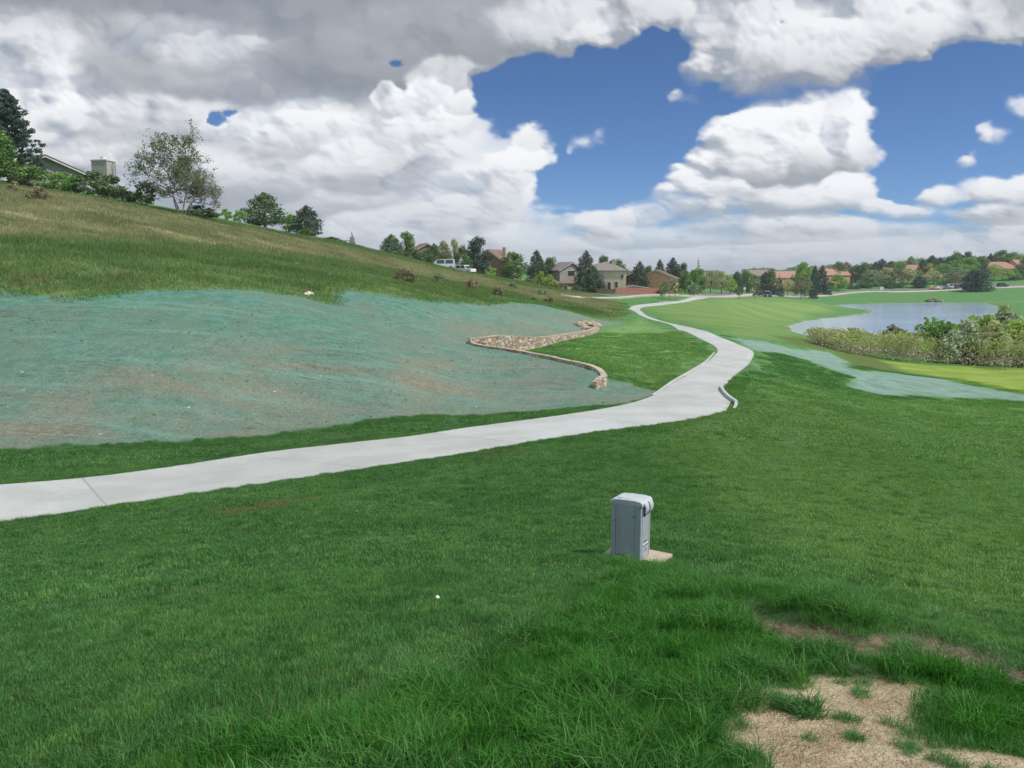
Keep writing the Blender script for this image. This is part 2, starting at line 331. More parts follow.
# ground material -----------------------------------------------------------
_rv = g2w([(95,303),(160,338)]); RILL = -math.atan2(_rv[1, 1]-_rv[0, 1], _rv[1, 0]-_rv[0, 0])
def ground_material():
    m, nt, b = mat('turf_ground'); g = N(nt); G = 'GEOMETRY'
    c = lawn_colour(g, G)
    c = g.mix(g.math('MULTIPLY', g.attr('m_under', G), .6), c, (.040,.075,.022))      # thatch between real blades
    p = g.pos()
    # hydroseed mulch: teal dyed fibre over pinkish clay
    h = g.attr('m_hydro', G)
    teal = g.mix(g.ramp(g.noise(p, 1.4, 6, .65), .35, .65), (.092,.230,.174), (.150,.318,.252))
    bare = g.mix(g.ramp(g.noise(p, 2.5, 5), .4, .6), (.215,.215,.155), (.30,.28,.205))
    big = g.noise(g.pos(.10, .22, .3), 1.0, 5, .62, .5)
    olive = g.mix(g.ramp(g.noise(g.pos(.18, .12, 0), 1.0, 4, .6), .42, .62, 0, .8), teal, (.165,.245,.180))
    hc = g.mix(g.math('MULTIPLY', g.ramp(big, .47, .64), g.attr('m_thin', G)), olive, bare)
    hc = g.mix(g.math('MULTIPLY', g.attr('m_thin', G), g.ramp(g.noise(g.pos(.3, .35, 0), 1.0, 6, .7), .35, .7, .15, .75)), hc, (.255,.265,.205))
    mp = g.n.new('ShaderNodeMapping'); g.l.new(p, mp.inputs[0]); mp.inputs['Rotation'].default_value = (0, 0, RILL); mp.inputs['Scale'].default_value = (.16, 1.5, .4)
    rl_ = g.noise(mp.outputs[0], 1.0, 6, .62, 1.0)
    line = g.ramp(g.math('ABSOLUTE', g.math('SUBTRACT', rl_, .5)), .016, .004)
    gate = g.ramp(g.noise(p, .16, 3, .6), .50, .62)
    hc = g.mix(g.math('MULTIPLY', g.math('MULTIPLY', line, gate), .75), hc, (.085,.085,.055))
    shade = g.noise(mp.outputs[0], .7, 4, .6, .5)
    hc = g.mix(g.ramp(shade, .52, .70, 0, .45), hc, (.22,.41,.34))
    spk = g.noise(p, 9, 3, .75)
    hc = g.mix(g.ramp(spk, .56, .68, 0, .8), hc, (.055,.105,.080))
    hc = g.mix(g.ramp(spk, .44, .33, 0, .6), hc, (.29,.45,.38))
    hc = g.mix(g.math('MULTIPLY', g.attr('m_pale', G), g.ramp(g.noise(p, .7, 5, .7), .35, .6, .25, .85)), hc, (.30,.43,.35))
    c = g.mix(h, c, hc)
    # worn dirt
    d = g.attr('m_dirt', G)
    straw = g.noise(g.pos(14, 45, 10), 1.0, 4, .7, 2.0)
    dc = g.mix(g.ramp(g.noise(p, 3, 6, .7), .35, .65), (.38,.29,.18), (.60,.49,.32))
    dc = g.mix(g.ramp(straw, .54, .66, 0, .75), dc, (.78,.68,.47))
    dc = g.mix(g.ramp(g.noise(p, 28, 4, .7), .58, .70, 0, .8), dc, (.11,.075,.045))
    dc = g.mix(g.ramp(g.noise(p, 1.1, 5, .7, .6), .52, .70, 0, .7), dc, (.68,.58,.41)); dc = g.mix(g.ramp(g.noise(p, 5, 5, .75), .60, .70, 0, .6), dc, (.12,.20,.06))
    c = g.mix(d, c, dc)
    t = g.attr('m_trench', G)
    tc = g.mix(g.ramp(g.noise(p, 9, 5, .7), .35, .65), (.13,.095,.070), (.29,.225,.165))
    c = g.mix(t, c, tc)
    c = g.mix(g.attr('m_beige', G), c, g.mix(g.ramp(g.noise(p, .6, 4), .4, .6), (.36,.31,.22), (.46,.41,.31)))
    g.l.new(c, b.inputs['Base Color']); b.inputs['Roughness'].default_value = .95; b.inputs['Specular IOR Level'].default_value = .08
    hh = g.math('ADD', g.noise(p, 5, 6, .75), g.math('MULTIPLY', g.noise(p, 30, 3, .7), .35))
    bb = g.bump(hh, .9, .12)
    g.l.new(bb, b.inputs['Normal'])
    return m
M_GROUND = ground_material()

# ------------------------------------------------------------------ the ground sheet
az = np.concatenate([np.linspace(-180, -60, 50)[:-1], np.linspace(-60, -40, 60)[:-1], np.linspace(-40, 40, 560)[:-1], np.linspace(40, 60, 60)[:-1], np.linspace(60, 180, 50)])
rr = np.concatenate([[0.05, .3, .6], np.exp(np.linspace(math.log(1.0), math.log(420), 700)), np.exp(np.linspace(math.log(430), math.log(3400), 30))])
AZ, RR = np.meshgrid(np.radians(az), rr, indexing='ij')
GX, GY = RR*np.sin(AZ), RR*np.cos(AZ)
GZ = hsm(GX, GY)
s_path = sdf(path_poly, GX, GY)
ROADL = g2w([p[0] for p in ROAD_C]); ROADR = g2w([p[1] for p in ROAD_C])
GZ = GZ-0.07*sstep(s_path, -.02, .12)
def edge(poly, soft, amp, sc): 
    return sstep(sdf(poly, GX, GY)+amp*fbm(GX*sc, GY*sc, 4), -soft, soft)
m_hyd = np.maximum(edge(HY1, .12, .45, .7), edge(HY2, .5, 1.2, .35))*(sstep(-s_path, 0.0, .3))
# grass strip between mulch and path stays clean
m_dirt = edge(DIRT, .12, .26, 3.0); m_tr = edge(DIRT2, .05, .17, 3.2)
m_dry = edge(DRY, 3, 3.0, .12)*.95; m_wild = edge(WILD, .8, 1.0, .3); m_fair = edge(FAIR, 3, 3, .1); m_mead = edge(MEA, 1.0, 1.2, .3); m_ol = edge(OLV, 1.2, 1.5, .3)
sp = sdf(POND, GX, GY)
m_beige = np.maximum(sstep(sp, -1.6, -.6)*.55*sstep(fbm(GX*.2, GY*.2, 3), -.3, .3), 0)
hy1s = sdf(HY1, GX, GY)
thin = sstep(GZ+.5*fbm(GX*.15, GY*.15, 3), -2.2, -5.2)*(sdf(HY2, GX, GY) < -4)                     # the upper bank has the thicker teal coat
r2d = np.hypot(GX, GY)
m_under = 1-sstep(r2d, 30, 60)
wall_beige = np.zeros_like(GX)
ni, nj = GX.shape
idx = np.arange(ni*nj).reshape(ni, nj)
F = np.stack([idx[:-1, :-1], idx[:-1, 1:], idx[1:, 1:], idx[1:, :-1]], -1).reshape(-1, 4)
V = np.stack([GX, GY, GZ], -1).reshape(-1, 3)
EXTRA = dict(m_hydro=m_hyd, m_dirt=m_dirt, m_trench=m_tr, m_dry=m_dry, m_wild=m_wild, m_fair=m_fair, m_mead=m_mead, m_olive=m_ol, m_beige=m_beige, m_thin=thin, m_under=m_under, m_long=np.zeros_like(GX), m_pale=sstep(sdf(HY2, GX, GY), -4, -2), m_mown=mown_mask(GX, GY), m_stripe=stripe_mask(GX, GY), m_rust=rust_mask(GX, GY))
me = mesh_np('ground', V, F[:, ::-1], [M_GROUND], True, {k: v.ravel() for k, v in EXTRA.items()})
link('ground', me, kind='structure')
LR = np.log(rr[3:703]); 
def gz(x, y):
    """height of the built ground sheet under a point (bilinear on its grid)"""
    return float(hsm(np.array([x]), np.array([y]))[0])

def farY(u, Y):
    """beyond the pond everything stands on the far side of its bank and of the road"""
    if u <= 800 or Y < 236: return Y
    w = float(sstep(np.array(float(u)), 800, 850)); Y2 = Y+95 if Y < 260 else 359+(Y-260)*.66
    return Y+(Y2-Y)*w
# ------------------------------------------------------------------ concrete path
JOINT = 4.3
def concrete():
    m, nt, b = mat('path_concrete'); g = N(nt); p = g.pos()
    c = g.mix(g.ramp(g.noise(p, .5, 5, .6), .35, .65), (.43,.46,.445), (.52,.55,.535))
    c = g.mix(g.ramp(g.noise(p, 3.5, 6, .7), .56, .72, 0, .35), c, (.36,.35,.31))
    c = g.mix(g.ramp(g.noise(p, 11, 2, .5), .70, .75, 0, .7), c, (.14,.12,.09))      # leaf litter specks
    al = g.attr('along'); fr = g.math('FRACT', g.math('DIVIDE', g.math('ADD', al, JOINT), 6.15))
    j = g.math('LESS_THAN', g.math('ABSOLUTE', g.math('SUBTRACT', fr, .5)), .0045)
    c = g.mix(g.math('MULTIPLY', j, .38), c, (.10,.09,.07))
    wnn = g.n.new('ShaderNodeTexWhiteNoise'); wnn.noise_dimensions = '1D'; g.l.new(g.math('FLOOR', g.math('ADD', g.math('DIVIDE', g.math('ADD', al, JOINT), 6.15), .5)), wnn.inputs['W'])
    c = g.mix(g.math('MULTIPLY', wnn.outputs['Value'], .22), c, (.36,.365,.34))
    c = g.mix(g.ramp(g.noise(g.pos(.35, .35, 0), 1.0, 5, .7, .5), .50, .66, 0, .3), c, (.38,.375,.33))
    ed = g.attr('edge'); dirt = g.math('MULTIPLY', g.ramp(ed, .22, .0), g.ramp(g.noise(p, 2.2, 5, .7), .35, .6))
    c = g.mix(g.math('MULTIPLY', dirt, .45), c, (.28,.26,.19))
    g.l.new(c, b.inputs['Base Color']); b.inputs['Roughness'].default_value = .85
    g.l.new(g.bump(g.noise(p, 40, 3), .25, .01), b.inputs['Normal'])
    return m
M_CONC = concrete()
def strip(name, Lp, Rp, m, nx=7, thick=.10, lift=.012, kind='structure', slab=True):
    Lp = np.asarray(Lp); Rp = np.asarray(Rp); n = len(Lp)
    t = np.linspace(0, 1, nx)
    X = Lp[:, None, 0]*(1-t)+Rp[:, None, 0]*t; Y = Lp[:, None, 1]*(1-t)+Rp[:, None, 1]*t
    Z = hsm(X, Y)+lift
    mid = np.stack([(Lp[:, 0]+Rp[:, 0])/2, (Lp[:, 1]+Rp[:, 1])/2], -1)
    al = np.r_[0, np.cumsum(np.linalg.norm(np.diff(mid, axis=0), axis=1))]
    Wd = np.linalg.norm(Lp-Rp, axis=1)
    ed = np.minimum(t, 1-t)[None]*Wd[:, None]
    al2 = np.repeat(al[:, None], nx, 1)
    V = np.stack([X, Y, Z], -1)
    # add skirts
    a = V[:, :1].copy(); a[..., 2] -= thick; c = V[:, -1:].copy(); c[..., 2] -= thick
    V = np.concatenate([a, V, c], 1); al2 = np.pad(al2, ((0, 0), (1, 1)), 'edge'); ed = np.pad(ed, ((0, 0), (1, 1)), 'edge')
    k = nx+2; idx = np.arange(n*k).reshape(n, k)
    F = np.stack([idx[:-1, :-1], idx[1:, :-1], idx[1:, 1:], idx[:-1, 1:]], -1).reshape(-1, 4)
    me = mesh_np(name, V.reshape(-1, 3), F[:, ::-1], [m], False, dict(along=al2.ravel(), edge=ed.ravel()))
    return link(name, me, kind=kind)
strip('path', pathL, pathR, M_CONC)
# asphalt road and its pale pavement beyond the fairway
M_ROAD = simple('road_asphalt', (.20,.195,.19), .9, .15, .3)
M_PAVE = simple('pavement_concrete', (.50,.46,.40), .9, .1, .5)
rl = catmull(ROADL, 10); rr_ = catmull(ROADR, 10)
strip('road', rl*.55+rr_*.45, rr_, M_ROAD, lift=.18, thick=.3)
strip('pavement', rl, rl*.62+rr_*.38, M_PAVE, lift=.26, thick=.4)

# ------------------------------------------------------------------ pond
def water():
    m, nt, b = mat('pond_water'); g = N(nt)
    c = g.mix(g.ramp(g.noise(g.pos(.02, .05, 0), 1, 3), .35, .65), (.36,.47,.62), (.45,.55,.68))
    g.l.new(c, b.inputs['Base Color']); b.inputs['Roughness'].default_value = .10; b.inputs['IOR'].default_value = 1.33
    b.inputs['Specular IOR Level'].default_value = .6
    rp = g.noise(g.pos(1.0, 2.4, 0), 1.2, 4, .6)
    g.l.new(g.bump(rp, .45, .07), b.inputs['Normal'])
    return m
s_o = []
Pp = catmull(np.vstack([POND, POND[:1]]), 4)[:-1]; cen = Pp.mean(0)
Pp = cen+(Pp-cen)*1.0
bm = bmesh.new(); vs = [bm.verts.new((x, y, WL)) for x, y in Pp]
# the sheet runs a little under the banks
f = bm.faces.new(vs); bmesh.ops.triangulate(bm, faces=[f]); bmesh.ops.recalc_face_normals(bm, faces=bm.faces)
me = bpy.data.meshes.new('pond_water'); bm.to_mesh(me); bm.free(); me.materials.append(water())
if me.polygons[0].normal.z < 0: me.flip_normals()
link('pond_water', me, kind='structure')
# ------------------------------------------------------------------ cumulus sky
class GNoise3:                              # periodic gradient noise
    def __init__(s, seed, n=32):
        r = np.random.default_rng(seed).normal(size=(n, n, n, 3)); r /= np.linalg.norm(r, axis=-1, keepdims=True)
        s.n = n; s.g = r.astype(np.float32)
    def __call__(s, x, y, z):
        n = s.n; i = [np.floor(a).astype(np.int32) for a in (x, y, z)]
        f = [(a-b).astype(np.float32) for a, b in zip((x, y, z), i)]; q = [t*t*t*(t*(t*6-15)+10) for t in f]
        r = 0
        for dx in (0, 1):
            for dy in (0, 1):
                for dz in (0, 1):
                    g = s.g[(i[0]+dx) % n, (i[1]+dy) % n, (i[2]+dz) % n]
                    v = g[..., 0]*(f[0]-dx)+g[..., 1]*(f[1]-dy)+g[..., 2]*(f[2]-dz)
                    r = r+v*(q[0] if dx else 1-q[0])*(q[1] if dy else 1-q[1])*(q[2] if dz else 1-q[2])
        return r                            # about -.7 .. .7
# u, v, ru, rv, thickness, shade of the top and of the underside (0 bright .. 1 dark); far ones first
CL = [
 (560,262,340,16,.8,.30,.5),(820,256,320,20,.9,.20,.5),(980,246,240,18,.9,.2,.5),(700,246,200,14,.8,.3,.5),(1200,235,300,25,.8,.3,.6),(700,236,170,9,.5,.4,.7),(620,254,120,8,.4,.2,.5),(380,258,120,14,.8,.3,.6),
 (-150,60,220,170,1,.1,.5),(-260,150,200,160,1,.3,.6),(100,270,300,50,.9,.4,.6),(300,250,260,40,.9,.4,.7),
 (190,60,300,130,1,.45,.7),(240,205,320,80,1,.5,.85),(120,180,130,42,1,.30,.95),(335,200,120,42,1,.35,1),(230,180,90,30,1,.3,.9),(430,235,110,30,1,.25,.8),(180,118,130,32,1,.25,.7),(290,132,100,32,1,.05,.65),(360,165,60,28,1,.10,.75),
 (445,155,75,60,1,.12,.65),(478,208,72,44,1,.12,.65),(520,168,40,44,.9,.05,.4),(527,130,22,20,.7,0,.25),(550,200,26,24,.7,.1,.4),
 (20,70,66,70,1,.0,.35),(45,20,40,42,1,0,.3),(10,130,60,36,1,.2,.5),(62,108,30,22,1,0,.3),(-60,20,90,90,1,.1,.4),
 (330,-50,470,100,1,.8,.95),(175,50,98,42,1,.62,.80),(250,72,110,34,1,.60,.85),(215,52,60,22,1,.35,.75),(375,60,115,42,1,.85,1),(475,18,125,46,1,.75,.95),(455,78,40,26,.7,.5,.7),(565,22,90,34,.9,.30,.6),(612,36,50,20,.7,.2,.5),(220,-80,420,90,1.1,1,1),
 (392,98,22,16,1,0,.35),(432,92,26,20,1,0,.35),(455,118,26,20,1,0,.3),(420,128,30,16,1,.05,.4),
 (780,-60,330,80,1,.5,.6),(660,8,80,24,.8,.3,.5),(970,14,80,28,.9,.2,.5),(880,25,100,36,1,.15,.6),(740,20,66,50,1,.25,.55),(700,70,24,20,.7,.1,.4),(745,72,45,24,.9,.2,.75),(800,42,88,44,1,.12,.65),(1100,-20,160,50,1,.5,.7),
 (578,141,19,13,1.1,0,.3),(597,135,13,9,1,0,.2),(567,152,9,11,.9,.1,.3),
 (770,190,90,28,.9,.25,.6),(850,108,30,26,1,0,.25),(818,122,46,34,1,0,.35),(770,128,38,30,1,0,.35),(738,142,34,25,1,0,.35),(848,146,27,28,.9,.05,.55),(795,155,66,28,1,.05,.95),(742,168,40,20,1,.1,.95),(705,165,20,14,.8,0,.4),
 (684,180,24,15,.9,0,.4),(715,190,36,15,.9,.05,.55),(662,196,25,14,.9,0,.4),(700,207,50,14,.9,.1,.55),(845,190,30,18,.9,0,.35),(800,202,48,15,.9,.1,.6),(872,206,25,9,.6,.1,.4),
 (560,216,34,17,.8,.0,.5),(602,223,30,14,.8,.0,.5),(640,214,32,15,.8,.0,.5),(520,238,50,16,.8,.1,.5),(575,243,50,12,.7,.15,.6),(650,236,66,12,.8,.2,.8),(740,226,66,12,.8,.15,.6),(820,224,60,11,.8,.15,.6),
 (985,136,26,11,.7,0,.35),(962,160,16,10,.5,.1,.3),(1022,108,17,13,.7,0,.3),(945,194,34,14,.9,0,.4),(988,186,32,15,.9,0,.4),(1034,190,42,20,1,.05,.45),(900,212,40,8,.6,.15,.5),(1000,213,60,12,.8,.2,.7),(890,228,80,10,.7,.2,.6),
 (1150,150,80,60,.9,.1,.5),(1300,120,140,90,1,.2,.6),(1250,30,120,50,.9,.4,.6),(1400,200,200,60,1,.3,.6),
 (880,155,9,6,.3,0,.2),(682,100,18,8,.28,.1,.3),(536,82,12,5,.28,.1,.3),(610,88,18,7,.28,.1,.3),(470,100,20,14,.45,.1,.4)]
HOLES = [(207,121,9,6,1.8),(222,113,9,6,1.6),(400,66,11,8,1.9),(88,-3,24,6,1.2),(505,85,26,24,1.4),(655,47,24,12,1.2),(770,17,14,5,.8),(510,112,22,14,1),(600,170,45,28,.9),(930,110,60,45,1.2),(560,190,30,22,.8),(905,182,30,14,.6),(985,70,80,22,.9),(600,95,70,38,1.1)]
def make_clouds(us, vs, step, nw=40, sunc=(.62, -.62, .48)):
    U, Vv = np.meshgrid(us, vs, indexing='ij')
    hz = np.clip((272-Vv)/272, .06, 1.3)**.75                       # structure shrinks towards the horizon
    K = 1/np.maximum(hz, .1)
    hv = np.clip((272-vs)/272, .08, 1.3)**.75; Vm = (np.cumsum(np.clip(1/hv, 1, 3.2)**.9*np.gradient(vs))).astype(np.float32)[None, :]+0*U
    wu = 34*fbm(U/95, Vm/80, 4, .55)+9*fbm(U/16+4, Vm/14, 3); wv = 22*fbm(U/90+31, Vm/80+7, 4, .55)+7*fbm(U/15+9, Vm/13+5, 3)
    sc = np.clip(hz, .25, 1)
    uu = U+wu*sc*.8; vv = Vv+wv*sc*.8
    T = np.full(U.shape, -1.0, np.float32); grey = np.zeros_like(T)+.3
    for (a, b, ru, rv, th, g0, g1) in CL:
        d2 = ((uu-a)/ru)**2+((vv-b)/rv)**2
        t = th*(1.15-d2)
        T = np.maximum(T, t)+.10*np.exp(-np.abs(T-t)*5)
        q = np.clip((vv-b)/rv*.5+.5, 0, 1); g = g0+(g1-g0)*sstep(q, .25, .95)
        w = sstep(1.30-d2, 0, .45 if rv < 32 else .8); grey = grey*(1-w)+g*w
    T = T+.55*(1-sstep(U, 380, 560))*sstep(T, -.6, .3)+.45*sstep(70-Vv, 0, 60)*sstep(T, -.2, .5)
    for (a, b, ru, rv, s) in HOLES:
        uh = U+wu*1.0*sc+16*fbm(U/22+1, Vm/20+2, 3); vh = Vv+wv*1.0*sc+12*fbm(U/20+5, Vm/18+6, 3)
        T = T-s*1.6*np.exp(-(((uh-a)/ru)**2+((vh-b)/rv)**2)**1.2)
    n2 = fbm(U/60, Vm/50, 5, .6)
    T = T+.42*n2
    T = T+.32*sstep(T, .18, .60)
    T = np.clip(T, -1, 1.4)
    # slab of voxels: depth w in chart units, same scale as u, v
    half = 46.0; wdep = np.linspace(-half, half, nw, dtype=np.float32); dw = wdep[1]-wdep[0]
    nz = GNoise3(5)
    D = np.zeros(U.shape+(nw,), np.float32); z0 = 0*U
    soft = np.clip(.5+1.6*fbm(U/60+50, Vv/45+20, 3), .10, 1.0)
    for k, w in enumerate(wdep):
        n = 0
        for wt, c_, o_ in ((.46, 58., 0.), (.30, 26., 7.), (.16, 12., 3.), (.08, 5.6, 9.)):
            ca, sa = math.cos(o_), math.sin(o_)
            n = n+wt*(1-2.6*np.abs(nz((U*ca+Vm*sa)/c_+o_, (Vm*ca-U*sa)/c_+o_*1.7, w/c_+3+o_+z0)))
        e = T*1.0-(abs(w)/half)**1.5+(n-.50)*1.5*np.clip(sc, .45, 1)
        D[..., k] = np.clip(e*(2.5*soft), 0, 1)**1.1
    # light reaching each voxel
    sx, sy, sz = sunc; OD = np.zeros_like(D); 
    for s_, wgt in ((2, 2), (5, 4), (10, 7), (18, 11), (30, 16)):
        di, dj, dk = int(round(sx*s_*2/step)), int(round(sy*s_*2/step)), int(round(-sz*s_*2/dw*1.0))
        Sh = D
        for ax, d_ in ((0, di), (1, dj), (2, dk)):
            if d_: 
                Sh = np.roll(Sh, -d_, ax)
                if ax == 2: 
                    if d_ < 0: Sh[..., :min(nw, -d_)] = 0
                    else: Sh[..., -min(nw, d_):] = 0
        OD += Sh*wgt
    lit = .72*np.exp(-OD*.13)+.28*np.exp(-OD*.03)
    a_v = 1-np.exp(-D*dw*.11)
    col = np.zeros(U.shape, np.float32); Tr = np.ones(U.shape, np.float32)
    for k in range(nw):
        a = a_v[..., k]; col += Tr*a*lit[..., k]; Tr *= 1-a
    alpha = 1-Tr; lum = col/np.maximum(alpha, 1e-3)
    # billows on the sunward surface: slope of a cauliflower height field towards the sun
    Hh = np.clip(T, -.3, 1.2)*26
    ux, vx = U+.35*wu, Vm+.35*wv
    for am, c_, o_ in ((26., 62., 1.), (13., 31., 5.), (5.0, 15.5, 8.), (1.5, 8., 2.)):
        ca, sa = math.cos(o_), math.sin(o_)
        Hh = Hh+am*np.sqrt(nz((ux*ca+vx*sa)/c_+o_*3, (vx*ca-ux*sa)/c_+o_, 0*U+o_)**2+.003)
    gx = np.gradient(Hh, us, axis=0); gy = np.gradient(Hh, vs, axis=1)
    rel = (-gx*.62+gy*.70)/np.sqrt(1+gx*gx+gy*gy)
    lum = lum+.22*np.clip(rel, -1, 1)
    return us, vs, U, Vv, lum, alpha, grey, T
def cloud_rgb(U, Vv, lum, alpha, grey, T):
    big = fbm(U/130+3, Vv/50+8, 4, .55)
    gr = np.clip(grey+.12*big, 0, 1)
    hi = np.array([.96, .975, 1.0]); mid = np.array([.36, .41, .49]); dk = np.array([.215, .235, .265])
    L = np.clip((lum-.16)/.50, 0, 1)[..., None]; flat = sstep(gr, .45, .9)[..., None]
    L = L*(1-.75*flat)+.30*flat; L = .12+.88*L
    amb = mid*(1-gr[..., None])+dk*gr[..., None]
    top = hi*(1-gr[..., None])+np.array([.38, .41, .46])*gr[..., None]
    c = amb*(1-L)+top*L
    # distance softens the lowest clouds
    f = sstep(Vv, 150, 268)[..., None]*.55
    c = c*(1-f)+np.array([.58, .65, .74])*f
    return c

# the cumulus deck stands on a sector of the sky sphere, kilometres beyond everything
def cumulus():
    us = np.concatenate([np.arange(-1000, -50, 7), np.arange(-50, 1074, 1.6), np.arange(1074, 2000, 7)]).astype(np.float32)
    vs = np.concatenate([np.arange(-620, -20, 7), np.arange(-20, 288, 1.6)]).astype(np.float32)
    us, vs, U, Vv, lum, al, gr, T = make_clouds(us, vs, 1.6)
    c = cloud_rgb(U, Vv, lum, al, gr, T)
    fade = sstep(U, -1000, -700)*(1-sstep(U, 1700, 1990))*sstep(Vv, -620, -450)
    al = al*fade
    x, y, z = ray(U, Vv); L = np.sqrt(x*x+y*y+z*z); RAD = 11000
    V = np.stack([x/L*RAD, y/L*RAD, z/L*RAD], -1).reshape(-1, 3)
    a, b = U.shape; idx = np.arange(a*b).reshape(a, b)
    F = np.stack([idx[:-1, :-1], idx[:-1, 1:], idx[1:, 1:], idx[1:, :-1]], -1).reshape(-1, 4)
    # drop the quads of clear sky
    keep = al.ravel()[F].max(1) > .004
    m = bpy.data.materials.new('cloud'); m.use_nodes = True; nt = m.node_tree; nt.nodes.clear(); g = N(nt)
    o = nt.nodes.new('ShaderNodeOutputMaterial'); e = nt.nodes.new('ShaderNodeEmission'); t = nt.nodes.new('ShaderNodeBsdfTransparent'); mx = nt.nodes.new('ShaderNodeMixShader')
    ac = nt.nodes.new('ShaderNodeAttribute'); ac.attribute_name = 'radiance'
    g.l.new(ac.outputs['Vector'], e.inputs[0]); e.inputs[1].default_value = CLOUD_GAIN
    g.l.new(g.attr('cover'), mx.inputs[0]); g.l.new(t.outputs[0], mx.inputs[1]); g.l.new(e.outputs[0], mx.inputs[2]); g.l.new(mx.outputs[0], o.inputs[0])
    m.cycles.emission_sampling = 'NONE'
    me = mesh_np('clouds', V, F[keep], [m], True, dict(radiance=c.reshape(-1, 3), cover=al.ravel()))
    link('clouds', me, kind='structure')
CLOUD_GAIN = 1.0
cumulus()
# ------------------------------------------------------------------ grass: real blades, one object per kind of sward
def blade_mat(name, a=None, b_=None):
    m, nt, b = mat(name); g = N(nt); I = 'INSTANCER'
    if a is None:
        c = lawn_colour(g, I)
        r = g.attr('rnd')
        c = g.mix(g.ramp(r, .35, 1.0, 0, .9), g.mix(1.0, c, (.72, .80, .75), 'MULTIPLY'), g.mix(1.0, c, (1.65, 1.5, 1.35), 'MULTIPLY'))
        c = g.mix(g.math('GREATER_THAN', r, .985), c, (.24,.26,.11))
    else:
        r = g.attr('rnd'); c = g.mix(r, a, b_)
    g.l.new(c, b.inputs['Base Color']); b.inputs['Roughness'].default_value = .42; b.inputs['Specular IOR Level'].default_value = .22
    tr = nt.nodes.new('ShaderNodeBsdfTranslucent'); mx = nt.nodes.new('ShaderNodeMixShader'); mx.inputs[0].default_value = .36
    g.l.new(g.mix(1.0, c, (1.25, 1.5, .6), 'MULTIPLY'), tr.inputs[0])
    out = [n for n in nt.nodes if n.type == 'OUTPUT_MATERIAL'][0]
    g.l.new(b.outputs[0], mx.inputs[1]); g.l.new(tr.outputs[0], mx.inputs[2]); g.l.new(mx.outputs[0], out.inputs[0])
    return m
M_BLADE = blade_mat('grass_blade')
def tuft_mesh(name, n, rad, h0_, h1_, w, lean, seed, m, base_spread=1.0):
    r = np.random.default_rng(seed)
    a = r.random(n)*2*np.pi; q = rad*np.sqrt(r.random(n))*base_spread
    bx, by = q*np.cos(a), q*np.sin(a)
    h = h0_+(h1_-h0_)*r.random(n)**1.3; d = a*(.4 if base_spread < .6 else 0)+r.random(n)*2*np.pi*(.6 if base_spread < .6 else 1); le = lean*(.3+.9*r.random(n))*h
    dx, dy = np.cos(d), np.sin(d); f = r.random(n)*2*np.pi; wx, wy = np.cos(f)*w*.5, np.sin(f)*w*.5
    V = np.empty((n, 5, 3)); z = np.zeros(n)
    V[:, 0] = np.stack([bx-wx, by-wy, z-.02], -1); V[:, 1] = np.stack([bx+wx, by+wy, z-.02], -1)
    mx_, my_ = bx+dx*le*.32, by+dy*le*.32
    V[:, 2] = np.stack([mx_+wx*.8, my_+wy*.8, h*.58], -1); V[:, 3] = np.stack([mx_-wx*.8, my_-wy*.8, h*.58], -1)
    V[:, 4] = np.stack([bx+dx*le, by+dy*le, h*(1-.35*np.minimum(lean, 1)*r.random(n))], -1)
    i = np.arange(n)[:, None]*5
    T = np.concatenate([i+[0, 1, 2], i+[0, 2, 3], i+[3, 2, 4]], 1).reshape(-1, 3)
    return mesh_np(name, V.reshape(-1, 3), T, [m], True, dict(rnd=np.repeat(r.random(n), 5)))
def proto_collection(name, meshes):
    c = bpy.data.collections.new(name)
    for i, me in enumerate(meshes):
        o = bpy.data.objects.new('%s_%02d' % (name, i), me); c.objects.link(o)
    return c
def normals(x, y, e):
    zx = (hsm(x+e, y)-hsm(x-e, y))/(2*e); zy = (hsm(x, y+e)-hsm(x, y-e))/(2*e)
    n = np.stack([-zx, -zy, np.ones_like(zx)], -1); return n/np.linalg.norm(n, axis=1, keepdims=True)
